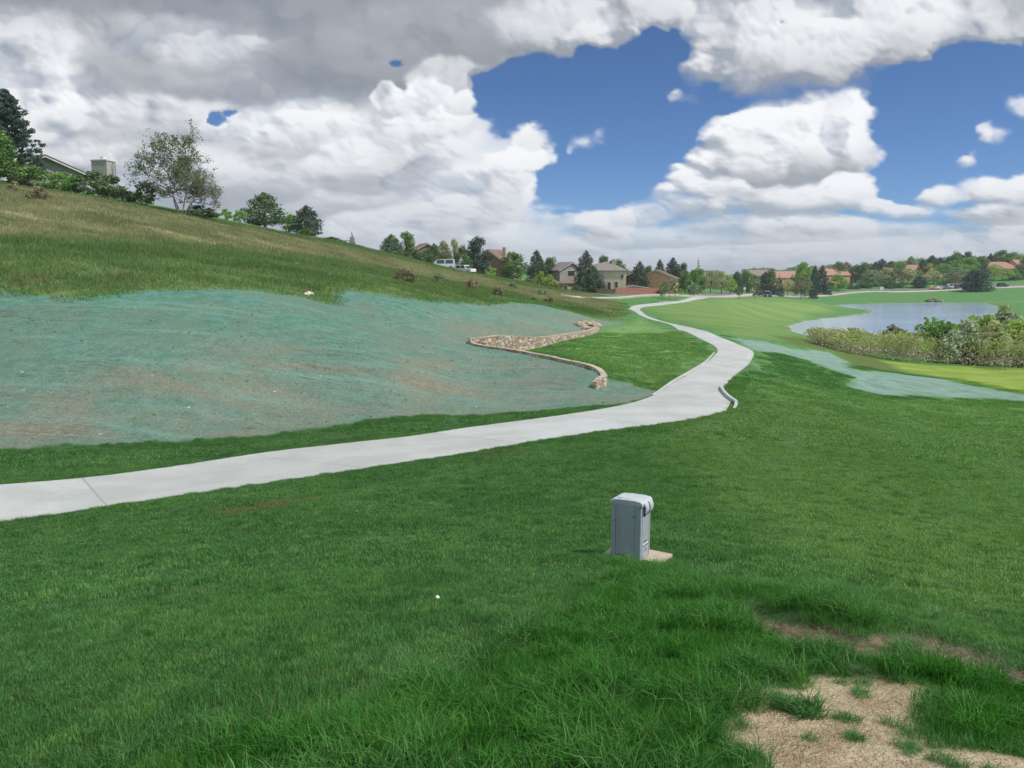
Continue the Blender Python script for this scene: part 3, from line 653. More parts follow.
def sward(name, pts, scl, coll, nproto, label, category, tilt=True, e=.3):
    x, y = pts; n = len(x); z = hsm(x, y); yaw = rng.random(n)*2*np.pi
    nn = normals(x, y, e) if tilt else np.tile([0, 0, 1.], (n, 1))
    cx, sx = np.cos(yaw), np.sin(yaw)
    t = np.stack([cx, sx, np.zeros(n)], -1); t -= nn*(t*nn).sum(1, keepdims=True); t /= np.linalg.norm(t, axis=1, keepdims=True)
    b = np.cross(nn, t)                         # columns of the rotation are t, b, nn
    ry = np.arcsin(np.clip(-t[:, 2], -1, 1)); rx = np.arctan2(b[:, 2], nn[:, 2]); rz = np.arctan2(t[:, 1], t[:, 0])
    masks = dict(m_fair=sstep(sdf(FAIR, x, y), -3, 3), m_wild=sstep(sdf(WILD, x, y), -.8, .8), m_dry=.95*sstep(sdf(DRY, x, y)+3*fbm(x*.12, y*.12, 4), -3, 3),
                 m_mead=sstep(sdf(MEA, x, y), -1, 1), m_olive=sstep(sdf(OLV, x, y), -1, 1), m_long=longness(x, y), m_mown=mown_mask(x, y), m_stripe=stripe_mask(x, y), m_rust=rust_mask(x, y))
    me = mesh_np(name, np.stack([x, y, z], -1), [], [M_BLADE], False, dict(rot=np.stack([rx, ry, rz], -1), scl=scl, **masks))
    ia = me.attributes.new('pick', 'INT', 'POINT'); ia.data.foreach_set('value', rng.integers(0, nproto, n).astype(np.int32))
    o = link(name, me, kind='stuff', label=label, category=category)
    ng = bpy.data.node_groups.new(name, 'GeometryNodeTree')
    ng.interface.new_socket('Geometry', in_out='INPUT', socket_type='NodeSocketGeometry'); ng.interface.new_socket('Geometry', in_out='OUTPUT', socket_type='NodeSocketGeometry')
    nd = ng.nodes; gi = nd.new('NodeGroupInput'); go = nd.new('NodeGroupOutput'); ip = nd.new('GeometryNodeInstanceOnPoints')
    ci = nd.new('GeometryNodeCollectionInfo'); ci.inputs[0].default_value = coll; ci.inputs['Separate Children'].default_value = True; ci.inputs['Reset Children'].default_value = True
    def na(nm, ty):
        a = nd.new('GeometryNodeInputNamedAttribute'); a.data_type = ty; a.inputs[0].default_value = nm; return a.outputs[0]
    L = ng.links.new
    L(gi.outputs[0], ip.inputs['Points']); L(ci.outputs[0], ip.inputs['Instance']); ip.inputs['Pick Instance'].default_value = True
    L(na('pick', 'INT'), ip.inputs['Instance Index']); L(na('rot', 'FLOAT_VECTOR'), ip.inputs['Rotation']); L(na('scl', 'FLOAT_VECTOR'), ip.inputs['Scale'])
    L(ip.outputs[0], go.inputs[0])
    md = o.modifiers.new('scatter', 'NODES'); md.node_group = ng
    return o
PAD_C = (1.66, 10.42); PAD_YAW = R(-32)
def pad_poly(h):
    c, s = math.cos(PAD_YAW), math.sin(PAD_YAW)
    return [(PAD_C[0]+a*c-b*s, PAD_C[1]+a*s+b*c) for a, b in ((-h, -h), (h, -h), (h, h), (-h, h))]
WALL_A = g2w([(469,344.5),(492,348.5),(517,351),(540,346.5),(570,338.5),(597,331)])
WALL_B = g2w([(468,344),(500,350),(545,358),(575,364.5),(592,369),(601,374),(604,380),(602,386),(594,388.5)])
def excl(x, y):
    d = sdf(path_poly, x, y)
    r = np.hypot(x, y)
    hn = fbm(x*.7, y*.7, 4)*.45
    d = np.maximum(d, sdf(HY1, x, y)+hn); d = np.maximum(d, sdf(HY2, x, y)+1.2*fbm(x*.35, y*.35, 4))
    d = np.maximum(d, np.where(r < 14, sdf(DIRT, x, y)+.26*fbm(x*3, y*3, 4), -9)); d = np.maximum(d, np.where(r < 20, sdf(DIRT2, x, y)+.17*fbm(x*3.2, y*3.2, 4)-.02, -9))
    d = np.maximum(d, np.where(r < 20, sdf(pad_poly(.40), x, y), -9))
    d = np.maximum(d, sdf(POND, x, y))
    return -d
def grid(cell, r0, r1, azmax=47):
    m = r1*math.sin(R(azmax))+1
    gx, gy = np.meshgrid(np.arange(-m, m, cell), np.arange(.3, r1+1, cell), indexing='ij')
    x = (gx+(rng.random(gx.shape)-.5)*cell*.9).ravel(); y = (gy+(rng.random(gx.shape)-.5)*cell*.9).ravel()
    r = np.hypot(x, y); a = np.abs(np.degrees(np.arctan2(x, y)))
    k = (r >= r0) & (r < r1) & (a < azmax); return x[k], y[k]
LONG1 = g2w([(60,800),(200,745),(330,712),(470,668),(560,612),(620,566),(680,570),(720,600),(800,632),(850,645),(850,665),(800,690),(757,700),(745,735),(735,800)])
LONG2 = g2w([(800,640),(860,640),(960,655),(1060,690),(1060,780),(1000,755),(935,738),(925,705),(885,682),(850,668)])
LONG3 = g2w([(700,590),(725,583),(800,592),(862,607),(905,626),(898,633),(850,627),(795,613),(735,601)])
TR_C = g2w([(722,603),(760,613),(809,627),(859,639),(902,642),(966,652),(1040,676)])
def g2w_near(x, y):
    yc = np.interp(x, TR_C[:, 0], TR_C[:, 1]); dd = yc-y; inr = (x > TR_C[0, 0]-.1) & (x < TR_C[-1, 0])
    return 1-inr*(sstep(dd, -.05, .12)*(1-sstep(dd, .75, 1.2)))*.97
def longness(x, y):
    l = np.maximum(np.maximum(sstep(sdf(LONG1, x, y), -.25, .45), sstep(sdf(LONG2, x, y), -.1, .2)), .8*sstep(sdf(LONG3, x, y), -.05, .15))
    near = g2w_near(x, y); return np.maximum(l*near, .70*sstep(sdf(LONG3, x, y), -.02, .10))
small = proto_collection('turf_small', [tuft_mesh('turf_small', 300, .17, .035, .065, .0042, .8, 10+i, M_BLADE) for i in range(5)])
mid_ = proto_collection('turf_mid', [tuft_mesh('turf_mid', 480, .34, .035, .065, .0085, .8, 20+i, M_BLADE) for i in range(5)])
far_ = proto_collection('turf_far', [tuft_mesh('turf_far', 520, .85, .035, .075, .024, .8, 30+i, M_BLADE) for i in range(4)])
tall = proto_collection('turf_tall', [tuft_mesh('turf_tall', 95, .13, .10, .21, .0058, 1.15, 40+i, M_BLADE, .75) for i in range(6)])
wildc = proto_collection('wild_clump', [tuft_mesh('wild_clump', 230, 1.15, .14, .42, .026, .55, 50+i, M_BLADE) for i in range(5)])
def height_noise(x, y): return 1+.55*fbm(x*1.1, y*1.1, 3)+.55*fbm(x*4, y*4, 2)
XS, YS, SS = [], [], []
x, y = grid(.21, 1.6, 9.5); e_ = excl(x, y); k = e_ > .10; x, y = x[k], y[k]
xe, ye = grid(.24, 9.5, 46); ee = excl(xe, ye); rr2 = np.hypot(xe, ye); k = (ee > .07) & (ee < np.where(rr2 < 26, .40, .95)); x = np.r_[x, xe[k]]; y = np.r_[y, ye[k]]
h = height_noise(x, y)*(1+.5*longness(x, y)); one = np.ones_like(h)
sward('lawn_turf_near', (x, y), np.stack([one, one, h], -1), small, 5, 'short green lawn blades closest to the viewer and along the path edges', 'grass')
x, y = grid(.44, 9.3, 27); k = excl(x, y) > .33; x, y = x[k], y[k]; h = height_noise(x, y); one = np.ones_like(h)
sward('lawn_turf', (x, y), np.stack([one, one, h], -1), mid_, 5, 'mown green lawn around the utility pedestal below the path', 'grass')
x, y = grid(1.08, 26.5, 78); k = (excl(x, y) > .80) & (sdf(WILD, x, y) < 0) & (sdf(MEA, x, y) < 1) & (sdf(FAIR, x, y) < -1); x, y = x[k], y[k]; h = height_noise(x, y); one = np.ones_like(h)
sward('lawn_turf_far', (x, y), np.stack([one, one, h], -1), far_, 4, 'mown green lawn on both sides of the path bend', 'grass', e=.8)
# long unmown grass round the worn patch
x, y = grid(.105, 1.8, 15); lg = longness(x, y); cn = fbm(x*1.9, y*1.9, 3)+.5*fbm(x*6, y*6, 2)
dn = lg*np.clip(.34+1.7*cn, .05, 1.0)
k = (excl(x, y) > .015) & (rng.random(len(x)) < dn); x, y = x[k], y[k]; cn = cn[k]
h = (.50+.55*rng.random(len(x))+.7*np.clip(cn, -.3, .7)); h *= (1+.45*sstep(sdf(LONG2, x, y), 0, .3))*(.35+.65*g2w_near(x, y)); one = .9+.3*rng.random(len(x))
sward('long_grass', (x, y), np.stack([one, one, h], -1), tall, 6, 'long unmown grass in tufts round the worn bare patch', 'grass', tilt=False)
# a few tufts that stand in the bare patch and in the mown lawn
q = g2w([(865,696),(790,708),(800,712),(812,716),(838,722),(848,738),(905,752),(770,716),(935,760),(955,764),(780,712),(795,716),(628,565),(618,566),(622,568),(645,572),(655,576),(634,576),(668,574),(684,588),(699,592),(715,585),(732,588),(762,592),(715,600),(905,640),(933,612),(936,620),(838,590),(925,585)])
q = np.repeat(q, 3, 0)+rng.normal(size=(len(q)*3, 2))*.05; q0 = len(q)
ex, ey = grid(.085, 1.8, 9); ed_ = sdf(DIRT, ex, ey)+.26*fbm(ex*3, ey*3, 4); kk = (ed_ > -.1) & (rng.random(len(ex)) < np.clip(.55-1.6*ed_, .008, .55)*(.35+.9*(fbm(ex*2.3+5, ey*2.3, 3) > .0))); q = np.vstack([q, np.stack([ex[kk], ey[kk]], -1)])
sc = .45+.5*rng.random(len(q)); sc[:33] *= .38; sc[q0:] *= .42; sc[48:66] *= 1.25
sward('grass_tufts', (q[:, 0], q[:, 1]), np.stack([sc+.2, sc+.2, sc], -1), tall, 6, 'loose green tufts growing in the bare dirt and against the pedestal', 'grass', tilt=False)
# wild hillside grass
x, y = grid(1.25, 38, 215, 50); x2 = x; k = (sdf(WILD, x, y) > -.2) & (np.degrees(np.arctan2(x, y)) < 20)
x, y = x[k], y[k]; cn = fbm(x*.2, y*.3, 4)
h = (.80+1.1*np.clip(cn+.2, -.35, 1)+.3*rng.random(len(x)))*(.55+.45*sstep(sdf(WILD, x, y), 0, 5)); one = .9+.4*rng.random(len(x))
sward('wild_grass', (x, y), np.stack([one, one, h], -1), wildc, 5, 'rough green and straw coloured grass on the left hillside', 'grass', e=1.5)
# ------------------------------------------------------------------ trees
def leaf_mat(name, col, col2, trans=.2, rough=.6):
    m, nt, b = mat(name); g = N(nt)
    oi = nt.nodes.new('ShaderNodeObjectInfo')
    c = g.mix(g.attr('rnd'), col, col2)
    c = g.mix(g.math('MULTIPLY', oi.outputs['Random'], .35), c, tuple(x*1.5 for x in col))
    g.l.new(c, b.inputs['Base Color']); b.inputs['Roughness'].default_value = rough; b.inputs['Specular IOR Level'].default_value = .2
    tr = nt.nodes.new('ShaderNodeBsdfTranslucent'); mx = nt.nodes.new('ShaderNodeMixShader'); mx.inputs[0].default_value = trans
    g.l.new(g.mix(1.0, c, (1.2, 1.4, .7), 'MULTIPLY'), tr.inputs[0])
    out = [n for n in nt.nodes if n.type == 'OUTPUT_MATERIAL'][0]
    g.l.new(b.outputs[0], mx.inputs[1]); g.l.new(tr.outputs[0], mx.inputs[2]); g.l.new(mx.outputs[0], out.inputs[0])
    return m
LM = dict(
 pine=leaf_mat('pine_needles', (.065,.108,.070), (.120,.175,.100), .1), spruce=leaf_mat('spruce_needles', (.050,.088,.072), (.090,.140,.108), .08),
 green=leaf_mat('green_leaves', (.115,.215,.060), (.19,.31,.09)), bright=leaf_mat('bright_leaves', (.17,.32,.075), (.25,.42,.11), .3),
 deep=leaf_mat('deep_green_leaves', (.095,.165,.068), (.155,.235,.098)), olive=leaf_mat('olive_leaves', (.34,.37,.19), (.49,.50,.30), .3),
 grey=leaf_mat('grey_green_leaves', (.20,.27,.17), (.33,.40,.26)), russet=leaf_mat('russet_leaves', (.20,.17,.12), (.30,.27,.17)),
 plum=leaf_mat('plum_leaves', (.06,.028,.032), (.13,.06,.06)), tan=leaf_mat('dry_twigs', (.24,.21,.13), (.40,.36,.22)), teal=leaf_mat('silver_leaves', (.33,.40,.29), (.46,.52,.40)),
 lime=leaf_mat('lime_leaves', (.29,.40,.10), (.42,.52,.16), .35), scrub=leaf_mat('scrub_twigs', (.38,.33,.27), (.49,.46,.34)))
M_BARK = simple('bark', (.15,.12,.09), .95, .3, 6, .5); M_BARK_G = simple('grey_bark', (.27,.25,.22), .95, .25, 6, .4)
def tube(V, F, p0, p1, r0, r1, k=5):
    p0 = np.array(p0, float); p1 = np.array(p1, float); d = p1-p0; d /= np.linalg.norm(d)+1e-9
    a = np.cross(d, [0.3, .9, .2]); a /= np.linalg.norm(a)+1e-9; b = np.cross(d, a); o = len(V)
    for p, r in ((p0, r0), (p1, r1)):
        for i in range(k):
            t = 2*math.pi*i/k; V.append(tuple(p+r*(a*math.cos(t)+b*math.sin(t))))
    for i in range(k): F.append((o+i, o+(i+1) % k, o+k+(i+1) % k, o+k+i))
def leaves(name, cent, rad, n, size, seed, m, shell=.45, flat=.75, wts=None):
    r = np.random.default_rng(seed); cent = np.asarray(cent, float); rad = np.asarray(rad, float)
    if rad.ndim == 1: rad = np.stack([rad, rad, rad*flat], -1)
    w = (rad.prod(1)**(2/3)) if wts is None else wts; w = w/w.sum()
    c = r.choice(len(cent), n, p=w); u = r.normal(size=(n, 3)); u /= np.linalg.norm(u, axis=1, keepdims=True)
    p = cent[c]+u*rad[c]*(shell+(1-shell)*r.random((n, 1))**.6)*(.85+.3*r.random((n, 1)))
    nn = u+.9*r.normal(size=(n, 3)); nn /= np.linalg.norm(nn, axis=1, keepdims=True)
    a = np.cross(nn, r.normal(size=(n, 3))); a /= np.linalg.norm(a, axis=1, keepdims=True); b = np.cross(nn, a)
    s = (size*(.55+.9*r.random(n)))[:, None]
    V = np.stack([p-a*s*.5-b*s*.32, p+a*s*.1-b*s*.5, p+a*s*.6+b*s*.1, p-a*s*.1+b*s*.45], 1).reshape(-1, 3)
    F = np.arange(n*4).reshape(n, 4); rn = np.repeat(np.clip(.5*r.random(n)+.5*r.random(len(cent))[c], 0, 1), 4)
    return mesh_np(name, V, F, [m], False, dict(rnd=rn))
def proto_decid(seed, n=4200, size=.036, airy=0., trunk=.16, slim=1.):
    """a tree of height 1 and half-width about .42: leaf masses held out on limbs"""
    r = np.random.default_rng(seed); V, F = [], []; cs, rs = [], []
    tube(V, F, (0, 0, -.03), (0, 0, trunk), .024, .018, 7); tube(V, F, (0, 0, trunk), (r.normal()*.02, r.normal()*.02, .75), .017, .005)
    for i in range(40):
        t = (i+r.random())/40; zb_ = trunk*(.9 if airy else .15); z = zb_+.03+(1-zb_)*(.05+.84*t**.95); env = math.sin(math.pi*min(.97, .20+.80*t))**.5*.40*slim
        q = env*(.35+.65*r.random()**.5); a = r.random()*6.283
        c = np.array([q*math.cos(a), q*math.sin(a), z-.05*q]); cs.append(c); rs.append((.10+.08*r.random())*(1-.2*airy)*(.7+.3*slim))
        if i % 2 == 0: tube(V, F, (0, 0, trunk+(z-trunk)*.45), c, .010, .003, 4)
    cs.append([0, 0, .9]); rs.append(.10*slim)
    return dict(trunk=(V, F), crown=lambda m, nm: leaves(nm, cs, rs, n, size, seed+1, m, .35+.2*airy))
def proto_pine(seed, n=4600, size=.030, base=.07):
    r = np.random.default_rng(seed); V, F = [], []; cs, rs = [], []
    tube(V, F, (0, 0, -.03), (0, 0, .95), .026, .004, 6)
    for i in range(46):
        t = (i+r.random())/46; z = base+(1-base)*t*.95; env = (.37*(1-t**2.0)**.70)*(.72+.36*r.random())*min(1, .62+t*3)+.01
        a = i*2.4+r.random(); q = env*.72
        c = [q*math.cos(a), q*math.sin(a), z]; cs.append(c); rs.append([env*.34+.045]*2+[.05+.03*r.random()])
        if i % 2 == 0: tube(V, F, (0, 0, z-.03), c, .008, .003, 4)
    cs.append([0, 0, .965]); rs.append([.035, .035, .05])
    return dict(trunk=(V, F), crown=lambda m, nm: leaves(nm, cs, np.array(rs), n, size, seed+1, m, .3))
def proto_spruce(seed, n=3000, size=.026):
    r = np.random.default_rng(seed); V, F = [], []; cs, rs = [], []
    tube(V, F, (0, 0, -.03), (0, 0, .97), .022, .003, 6)
    for k in range(13):
        t = k/13; z = .06+.90*t
        for j in range(7 if k < 9 else 4):
            a = j*.9+k*1.7+r.random()*.5; env = .33*(1-t)**.9+.02; q = env*(.55+.25*r.random())
            cs.append([q*math.cos(a), q*math.sin(a), z-.10*q+r.normal()*.012]); rs.append([env*.34+.015, env*.34+.015, .022+.02*(1-t)])
    cs.append([0, 0, .97]); rs.append([.014, .014, .045])
    return dict(trunk=(V, F), crown=lambda m, nm: leaves(nm, cs, np.array(rs), n, size, seed+1, m, .2))
def proto_shrub(seed, n=1500, size=.055, ns=18):
    r = np.random.default_rng(seed); V, F = [], []; cs, rs = [], []
    for i in range(ns):
        a = r.random()*6.283; q = .42*r.random()**.6; z = .12+(.72-.6*q)*r.random()**.7
        c = [q*math.cos(a), q*math.sin(a), z+.04]; cs.append(c); rs.append(.10+.09*r.random())
        tube(V, F, (c[0]*.2, c[1]*.2, -.05), c, .010, .004, 4)
    return dict(trunk=(V, F), crown=lambda m, nm: leaves(nm, cs, rs, n, size, seed+1, m, .3, .9))
def proto_young(seed, n=420, size=.05):
    r = np.random.default_rng(seed); V, F = [], []; cs, rs = [], []
    tube(V, F, (0, 0, -.03), (0, 0, .8), .014, .006, 6)
    for i in range(13):
        t = i/13; a = i*2.4; q = .20*math.sin(math.pi*(.15+.8*t)); z = .38+.56*t
        c = [q*math.cos(a), q*math.sin(a), z]; cs.append(c); rs.append(.075); tube(V, F, (0, 0, z-.12), c, .006, .003, 4)
    return dict(trunk=(V, F), crown=lambda m, nm: leaves(nm, cs, rs, n, size, seed+1, m, .2, 1.1))
PROTO = dict(decid=[proto_decid(s) for s in (101, 102, 103, 104)], airy=[proto_decid(s, 2300, .034, 1., .2, .95) for s in (111, 112, 113)],
             tallc=[proto_decid(s, 3800, .03, 0, .06, .62) for s in (121, 122)], pine=[proto_pine(s) for s in (131, 132, 133, 134)],
             spruce=[proto_spruce(s) for s in (141, 142)], shrub=[proto_shrub(s) for s in (151, 152, 153, 154)], young=[proto_young(s) for s in (161, 162, 163)])
HALF = dict(decid=.45, airy=.45, tallc=.30, pine=.36, spruce=.33, shrub=.52, young=.26)
_cache = {}
PART = {'shrub': ('stem', 'foliage')}
def tree(kind, lm, u, Y, vtop, wpx, label, name=None, cat='tree', group=None, vbase=None, rot=None, sink=0.):
    i = int(abs(u)*7+Y) % len(PROTO[kind]); p = PROTO[kind][i]
    Y = farY(u, Y)
    vm = vtop+6; x = ray(u, vm)[0]*Y/ray(u, vm)[1]
    zb = gz(x, Y)-sink; zt = at(u, vtop, Y)[2]; H = max(.4, zt-zb)
    if vbase is not None: pass
    wdt = wpx/FPX*Y*math.hypot(1, 0); sx = wdt/(2*HALF[kind])
    tn, cn = PART.get(kind, ('trunk', 'crown'))
    key = (kind, i, lm)
    if key not in _cache:
        V, F = p['trunk']
        if (kind, i) not in _cache: _cache[(kind, i)] = mesh_np(tn, V, F, [M_BARK_G if kind in ('airy', 'young') else M_BARK], True)
        _cache[key] = p['crown'](LM[lm], cn)
    nm = name or {'pine': 'pine_tree', 'spruce': 'spruce_tree', 'shrub': 'shrub', 'young': 'young_tree'}.get(kind, 'leafy_tree')
    o = empty(nm, (x, Y, zb), (u*1.7) % 6.28 if rot is None else rot, label, cat, group, (sx, sx, H))
    link(tn, _cache[(kind, i)], o); link(cn, _cache[key], o)
    return o
# -------- hill crest, left
def big_pine():
    """the tall dark pine on the crest: close enough for its needle tufts to read"""
    Y = 108.0; x = ray(8, 135)[0]/ray(8, 135)[1]*Y; zb = gz(x, Y); H = at(6, 90, Y)[2]-zb
    r = np.random.default_rng(77); V, F = [], []; cs, rs = [], []
    tube(V, F, (0, 0, -.4), (0, 0, H*.96), .28, .04, 8)
    for i in range(120):
        t = (i+r.random())/120; z = H*(.06+.93*t); env = H*.46*(1-t)**.70*(.62+.5*r.random()); a = i*2.4+r.random()*.7
        for f_ in (.35, .62, .88):
            c = [env*f_*math.cos(a), env*f_*math.sin(a), z+.12*env*f_]; cs.append(c); rs.append([.42+.22*r.random(), .42+.22*r.random(), .28+.14*r.random()])
        tube(V, F, (0, 0, z-.2), c, .05, .015, 4)
    o = empty('pine_tree', (x, Y, zb), 0, 'tall dark pine on the hill crest at the far left edge', 'tree')
    link('trunk', mesh_np('trunk', V, F, [M_BARK], True), o)
    link('crown', leaves('crown', cs, np.array(rs), 30000, .19, 78, LM['spruce'], .15), o)
big_pine()
def cottonwood():
    """the open, half bare tree on the crest, built from its limbs"""
    Y = 104.0; x = ray(180, 185)[0]/ray(180, 185)[1]*Y; zb = gz(x, Y); H = at(178, 129, Y)[2]-zb
    r = np.random.default_rng(5); V, F, tips = [], [], []
    def grow(p, d, ln, rad, lv):
        n = 3; q = np.array(p, float); d = np.array(d, float)
        for k in range(n):
            d = d+r.normal(size=3)*.16; d[2] += .04; d /= np.linalg.norm(d); q2 = q+d*ln/n
            tube(V, F, q, q2, rad*(1-.2*k), rad*(1-.2*(k+1)), 6 if lv < 2 else 4); q = q2
            if lv >= 3: tips.append(q.copy())
        if lv >= 5 or rad < .006: tips.append(q); return
        for _ in range(3 if lv < 2 else 2 if r.random() < .45 else 3):
            nd = d+r.normal(size=3)*(.62 if lv < 3 else .75); nd[2] = max(nd[2], -.15)+.08; nd /= np.linalg.norm(nd)
            grow(q, nd, ln*(.66+.18*r.random()), rad*.58, lv+1)
    for dx, h in ((-.35, .9), (-.1, 1), (.15, .95), (.5, .8), (.85, .62)):
        grow((dx*.8, .2*r.normal(), -.3), (dx*.75, .2*r.normal(), 1), H*.20*h, .12*h, 0)
        for k in range(5): grow((dx*1.0, .2*r.normal(), H*(.08+.09*k)), (r.normal(), r.normal(), .35), H*.13*h, .05, 2)
    tips = np.array(tips); kx = 4.9/np.percentile(np.abs(tips[:, 0]), 96); kz = H*.97/np.percentile(tips[:, 2], 99.3)
    sc_ = np.array([kx, kx, kz]); V = np.array(V)*sc_; tips = tips*sc_
    right = tips[:, 0] > 2.1; w = np.where(right, .30, 1.0)*np.where(tips[:, 2] < H*.2, .7, 1)
    o = empty('cottonwood_tree', (x, Y, zb), 0, 'large open cottonwood on the hill crest, right side half bare', 'tree')
    link('trunk', mesh_np('trunk', V, F, [M_BARK_G], True), o)
    link('crown', leaves('crown', tips, np.full(len(tips), .38), 11000, .155, 6, LM['deep'], .1, 1., w), o)
    link('dry_crown', leaves('dry_crown', tips[tips[:, 0] > .9], np.full((tips[:, 0] > .9).sum(), .40), 2600, .13, 8, LM['russet'], .1, 1.), o)['label'] = 'half bare brownish right side of the crown'
cottonwood()
LT = 'trees and shrubs along the hill crest'
tree('decid', 'green', -22, 98, 124, 66, 'mid green leafy tree in front of the tall dark pine', group=LT)
for a in [
 ('shrub','green',24,99,160,44,'green bush at the foot of the tall crest pine'),
 ('shrub','bright',58,99,171,44,'light green bush below the grey house gable'),
 ('shrub','green',74,101,178,26,'small green bush between the light bush and the chimney bush'),
 ('shrub','deep',100,101,169,50,'dark green bush in front of the house chimney'),
 ('shrub','deep',122,104,186,26,'low dark bush right of the house chimney'),
 ('shrub','deep',143,104,179,34,'rounded dark bush just left of the cottonwood'),
 ('shrub','deep',200,106,204,44,'low green thicket under the cottonwood'),
 ('shrub','bright',226,128,208,16,'small light green bush right of the cottonwood'),
 ('shrub','bright',239,134,208,15,'pale green bush left of the round dark crest tree'),
 ('shrub','bright',286,146,211,30,'light green bush between two dark crest trees'),
 ('shrub','green',306,140,228,24,'low green bush at the foot of the thin crest pine'),
 ('shrub','deep',330,150,236,20,'low dark bush right of the thin crest pine'),
 ('shrub','deep',343,155,239,18,'flattest low bush on the crest before the small cone tree')]:
    tree(*a[:6], a[6], name='bush', cat='bush', group=LT)
tree('pine','deep',264,142,192,42,'round dark tree on the crest right of the cottonwood', name='leafy_tree', group=LT)
tree('pine','pine',306,143,205,32,'thin greyish pine on the crest right of the round dark tree', group=LT)
tree('spruce','russet',352,156,231,8,'tiny brownish cone tree alone on the crest', group=LT)
tree('pine','deep',391,172,234,24,'leftmost pine of the pair above the brown hillside bush', group=LT)
tree('tallc','green',406,178,231,20,'taller leafy tree right beside the leftmost pine of its pair', group=LT)
tree('shrub','deep',418,174,247,22,'dark low tree left of the small brown roof', name='bush', cat='bush', group=LT)
HT = 'trees behind the parked white cars'
tree('decid','deep',427,190,250,18,'low dark tree left of the parked white cars', group=HT)
tree('pine','deep',434,200,243,17,'dark tree directly behind the pale parked car', group=HT)
tree('tallc','olive',444,204,240,14,'pale thin leafed tree behind the pale parked car', group=HT)
tree('tallc','olive',454,202,238,11,'slim pale tree rising between the two parked cars', group=HT)
tree('decid','deep',463,198,246,20,'dark round tree behind the rear white car', group=HT)
tree('tallc','spruce',478,186,236,25,'tall dark poplar shaped evergreen right of the parked cars', group=HT)
tree('shrub','deep',469,181,253,18,'low green tree at the foot of the tall dark evergreen', name='leafy_tree', group=HT)
tree('shrub','lime',491,184,266,15,'small yellow green bush below the brown gable roof', name='bush', cat='bush', group=HT)
HM = 'trees around the tan houses'
for a in [
 ('decid','green',513,190,252,30,'broad mid green tree right of the brown gable roof'),
 ('pine','pine',537,198,250,21,'dark pointed tree left of the lime green bushes'),
 ('decid','deep',551,204,257,22,'dull olive tree just left of the tan house'),
 ('decid','bright',560,212,264,14,'small bright tree close against the tan house gable'),
 ('pine','pine',569,224,262,15,'small dark pine rising over the left gable roof'),
 ('pine','pine',586,194,250,22,'tall dark pine hiding the middle of the tan house'),
 ('pine','pine',594,196,266,15,'shorter ragged pine at the right foot of the tall house pine'),
 ('spruce','spruce',602,195,273,11,'small dark spruce before the cream wall'),
 ('decid','deep',606,232,255,24,'large dark tree behind the grey hip roof'),
 ('tallc','deep',619,236,259,14,'mid green tree behind the plum coloured tree'),
 ('airy','russet',623,218,264,18,'pinkish brown tree over the plum coloured tree'),
 ('decid','plum',622,206,271,15,'plum coloured tree beside the cream wall'),
 ('pine','pine',640,205,261,21,'dark pine rising above the red fence'),
 ('decid','green',648,222,265,14,'bright tree between the fence pine and the orange house'),
 ('pine','pine',660,234,259,14,'left dark pine behind the orange house'),
 ('pine','spruce',673,230,257,19,'tallest dark pine behind the orange house'),
 ('decid','deep',682,228,262,15,'right shoulder pine mass behind the orange house'),
 ('tallc','green',694,216,269,12,'small green tree at the right end of the dark pines')]:
    tree(*a[:6], a[6], group=HM)
for a in [('shrub','lime',541,183,270,16,'left lime green bush below the dark pointed tree'),('shrub','lime',551,184,273,16,'right lime green bush below the dark pointed tree'),
          ('shrub','tan',528,186,277,14,'brownish low bush left of the lime bushes'),('shrub','russet',560,186,282,14,'brown low bush at the foot of the tan house wall'),
          ('shrub','deep',576,190,284,12,'dark clipped bush at the tan house corner'),('shrub','russet',660,192,288,9,'dark red bush at the right end of the red fence')]:
    tree(*a[:6], a[6], name='bush', cat='bush', group='low bushes near the tan houses')
YG = 'young trees beside the far path'
for a in [('young','green',663,148,281,9,'leftmost young tree beside the far path bend'),('young','grey',670,158,278,11,'middle young tree of three beside the far path'),
          ('young','green',675.5,155,279,10,'right young tree of three beside the far path'),('young','grey',694,175,282,12,'young tree with grey trunk at the end of the path'),
          ('young','green',698.5,178,284,10,'young tree just right of the grey trunk one at the path end'),
          ('young','deep',739.5,190,286,9,'young tree standing on the fairway, nearer of two'),('young','russet',755.5,192,285,9,'thin brownish young tree on the fairway, right of two')]:
    tree(*a[:6], a[6], group=YG)
RM = 'trees along the far road'
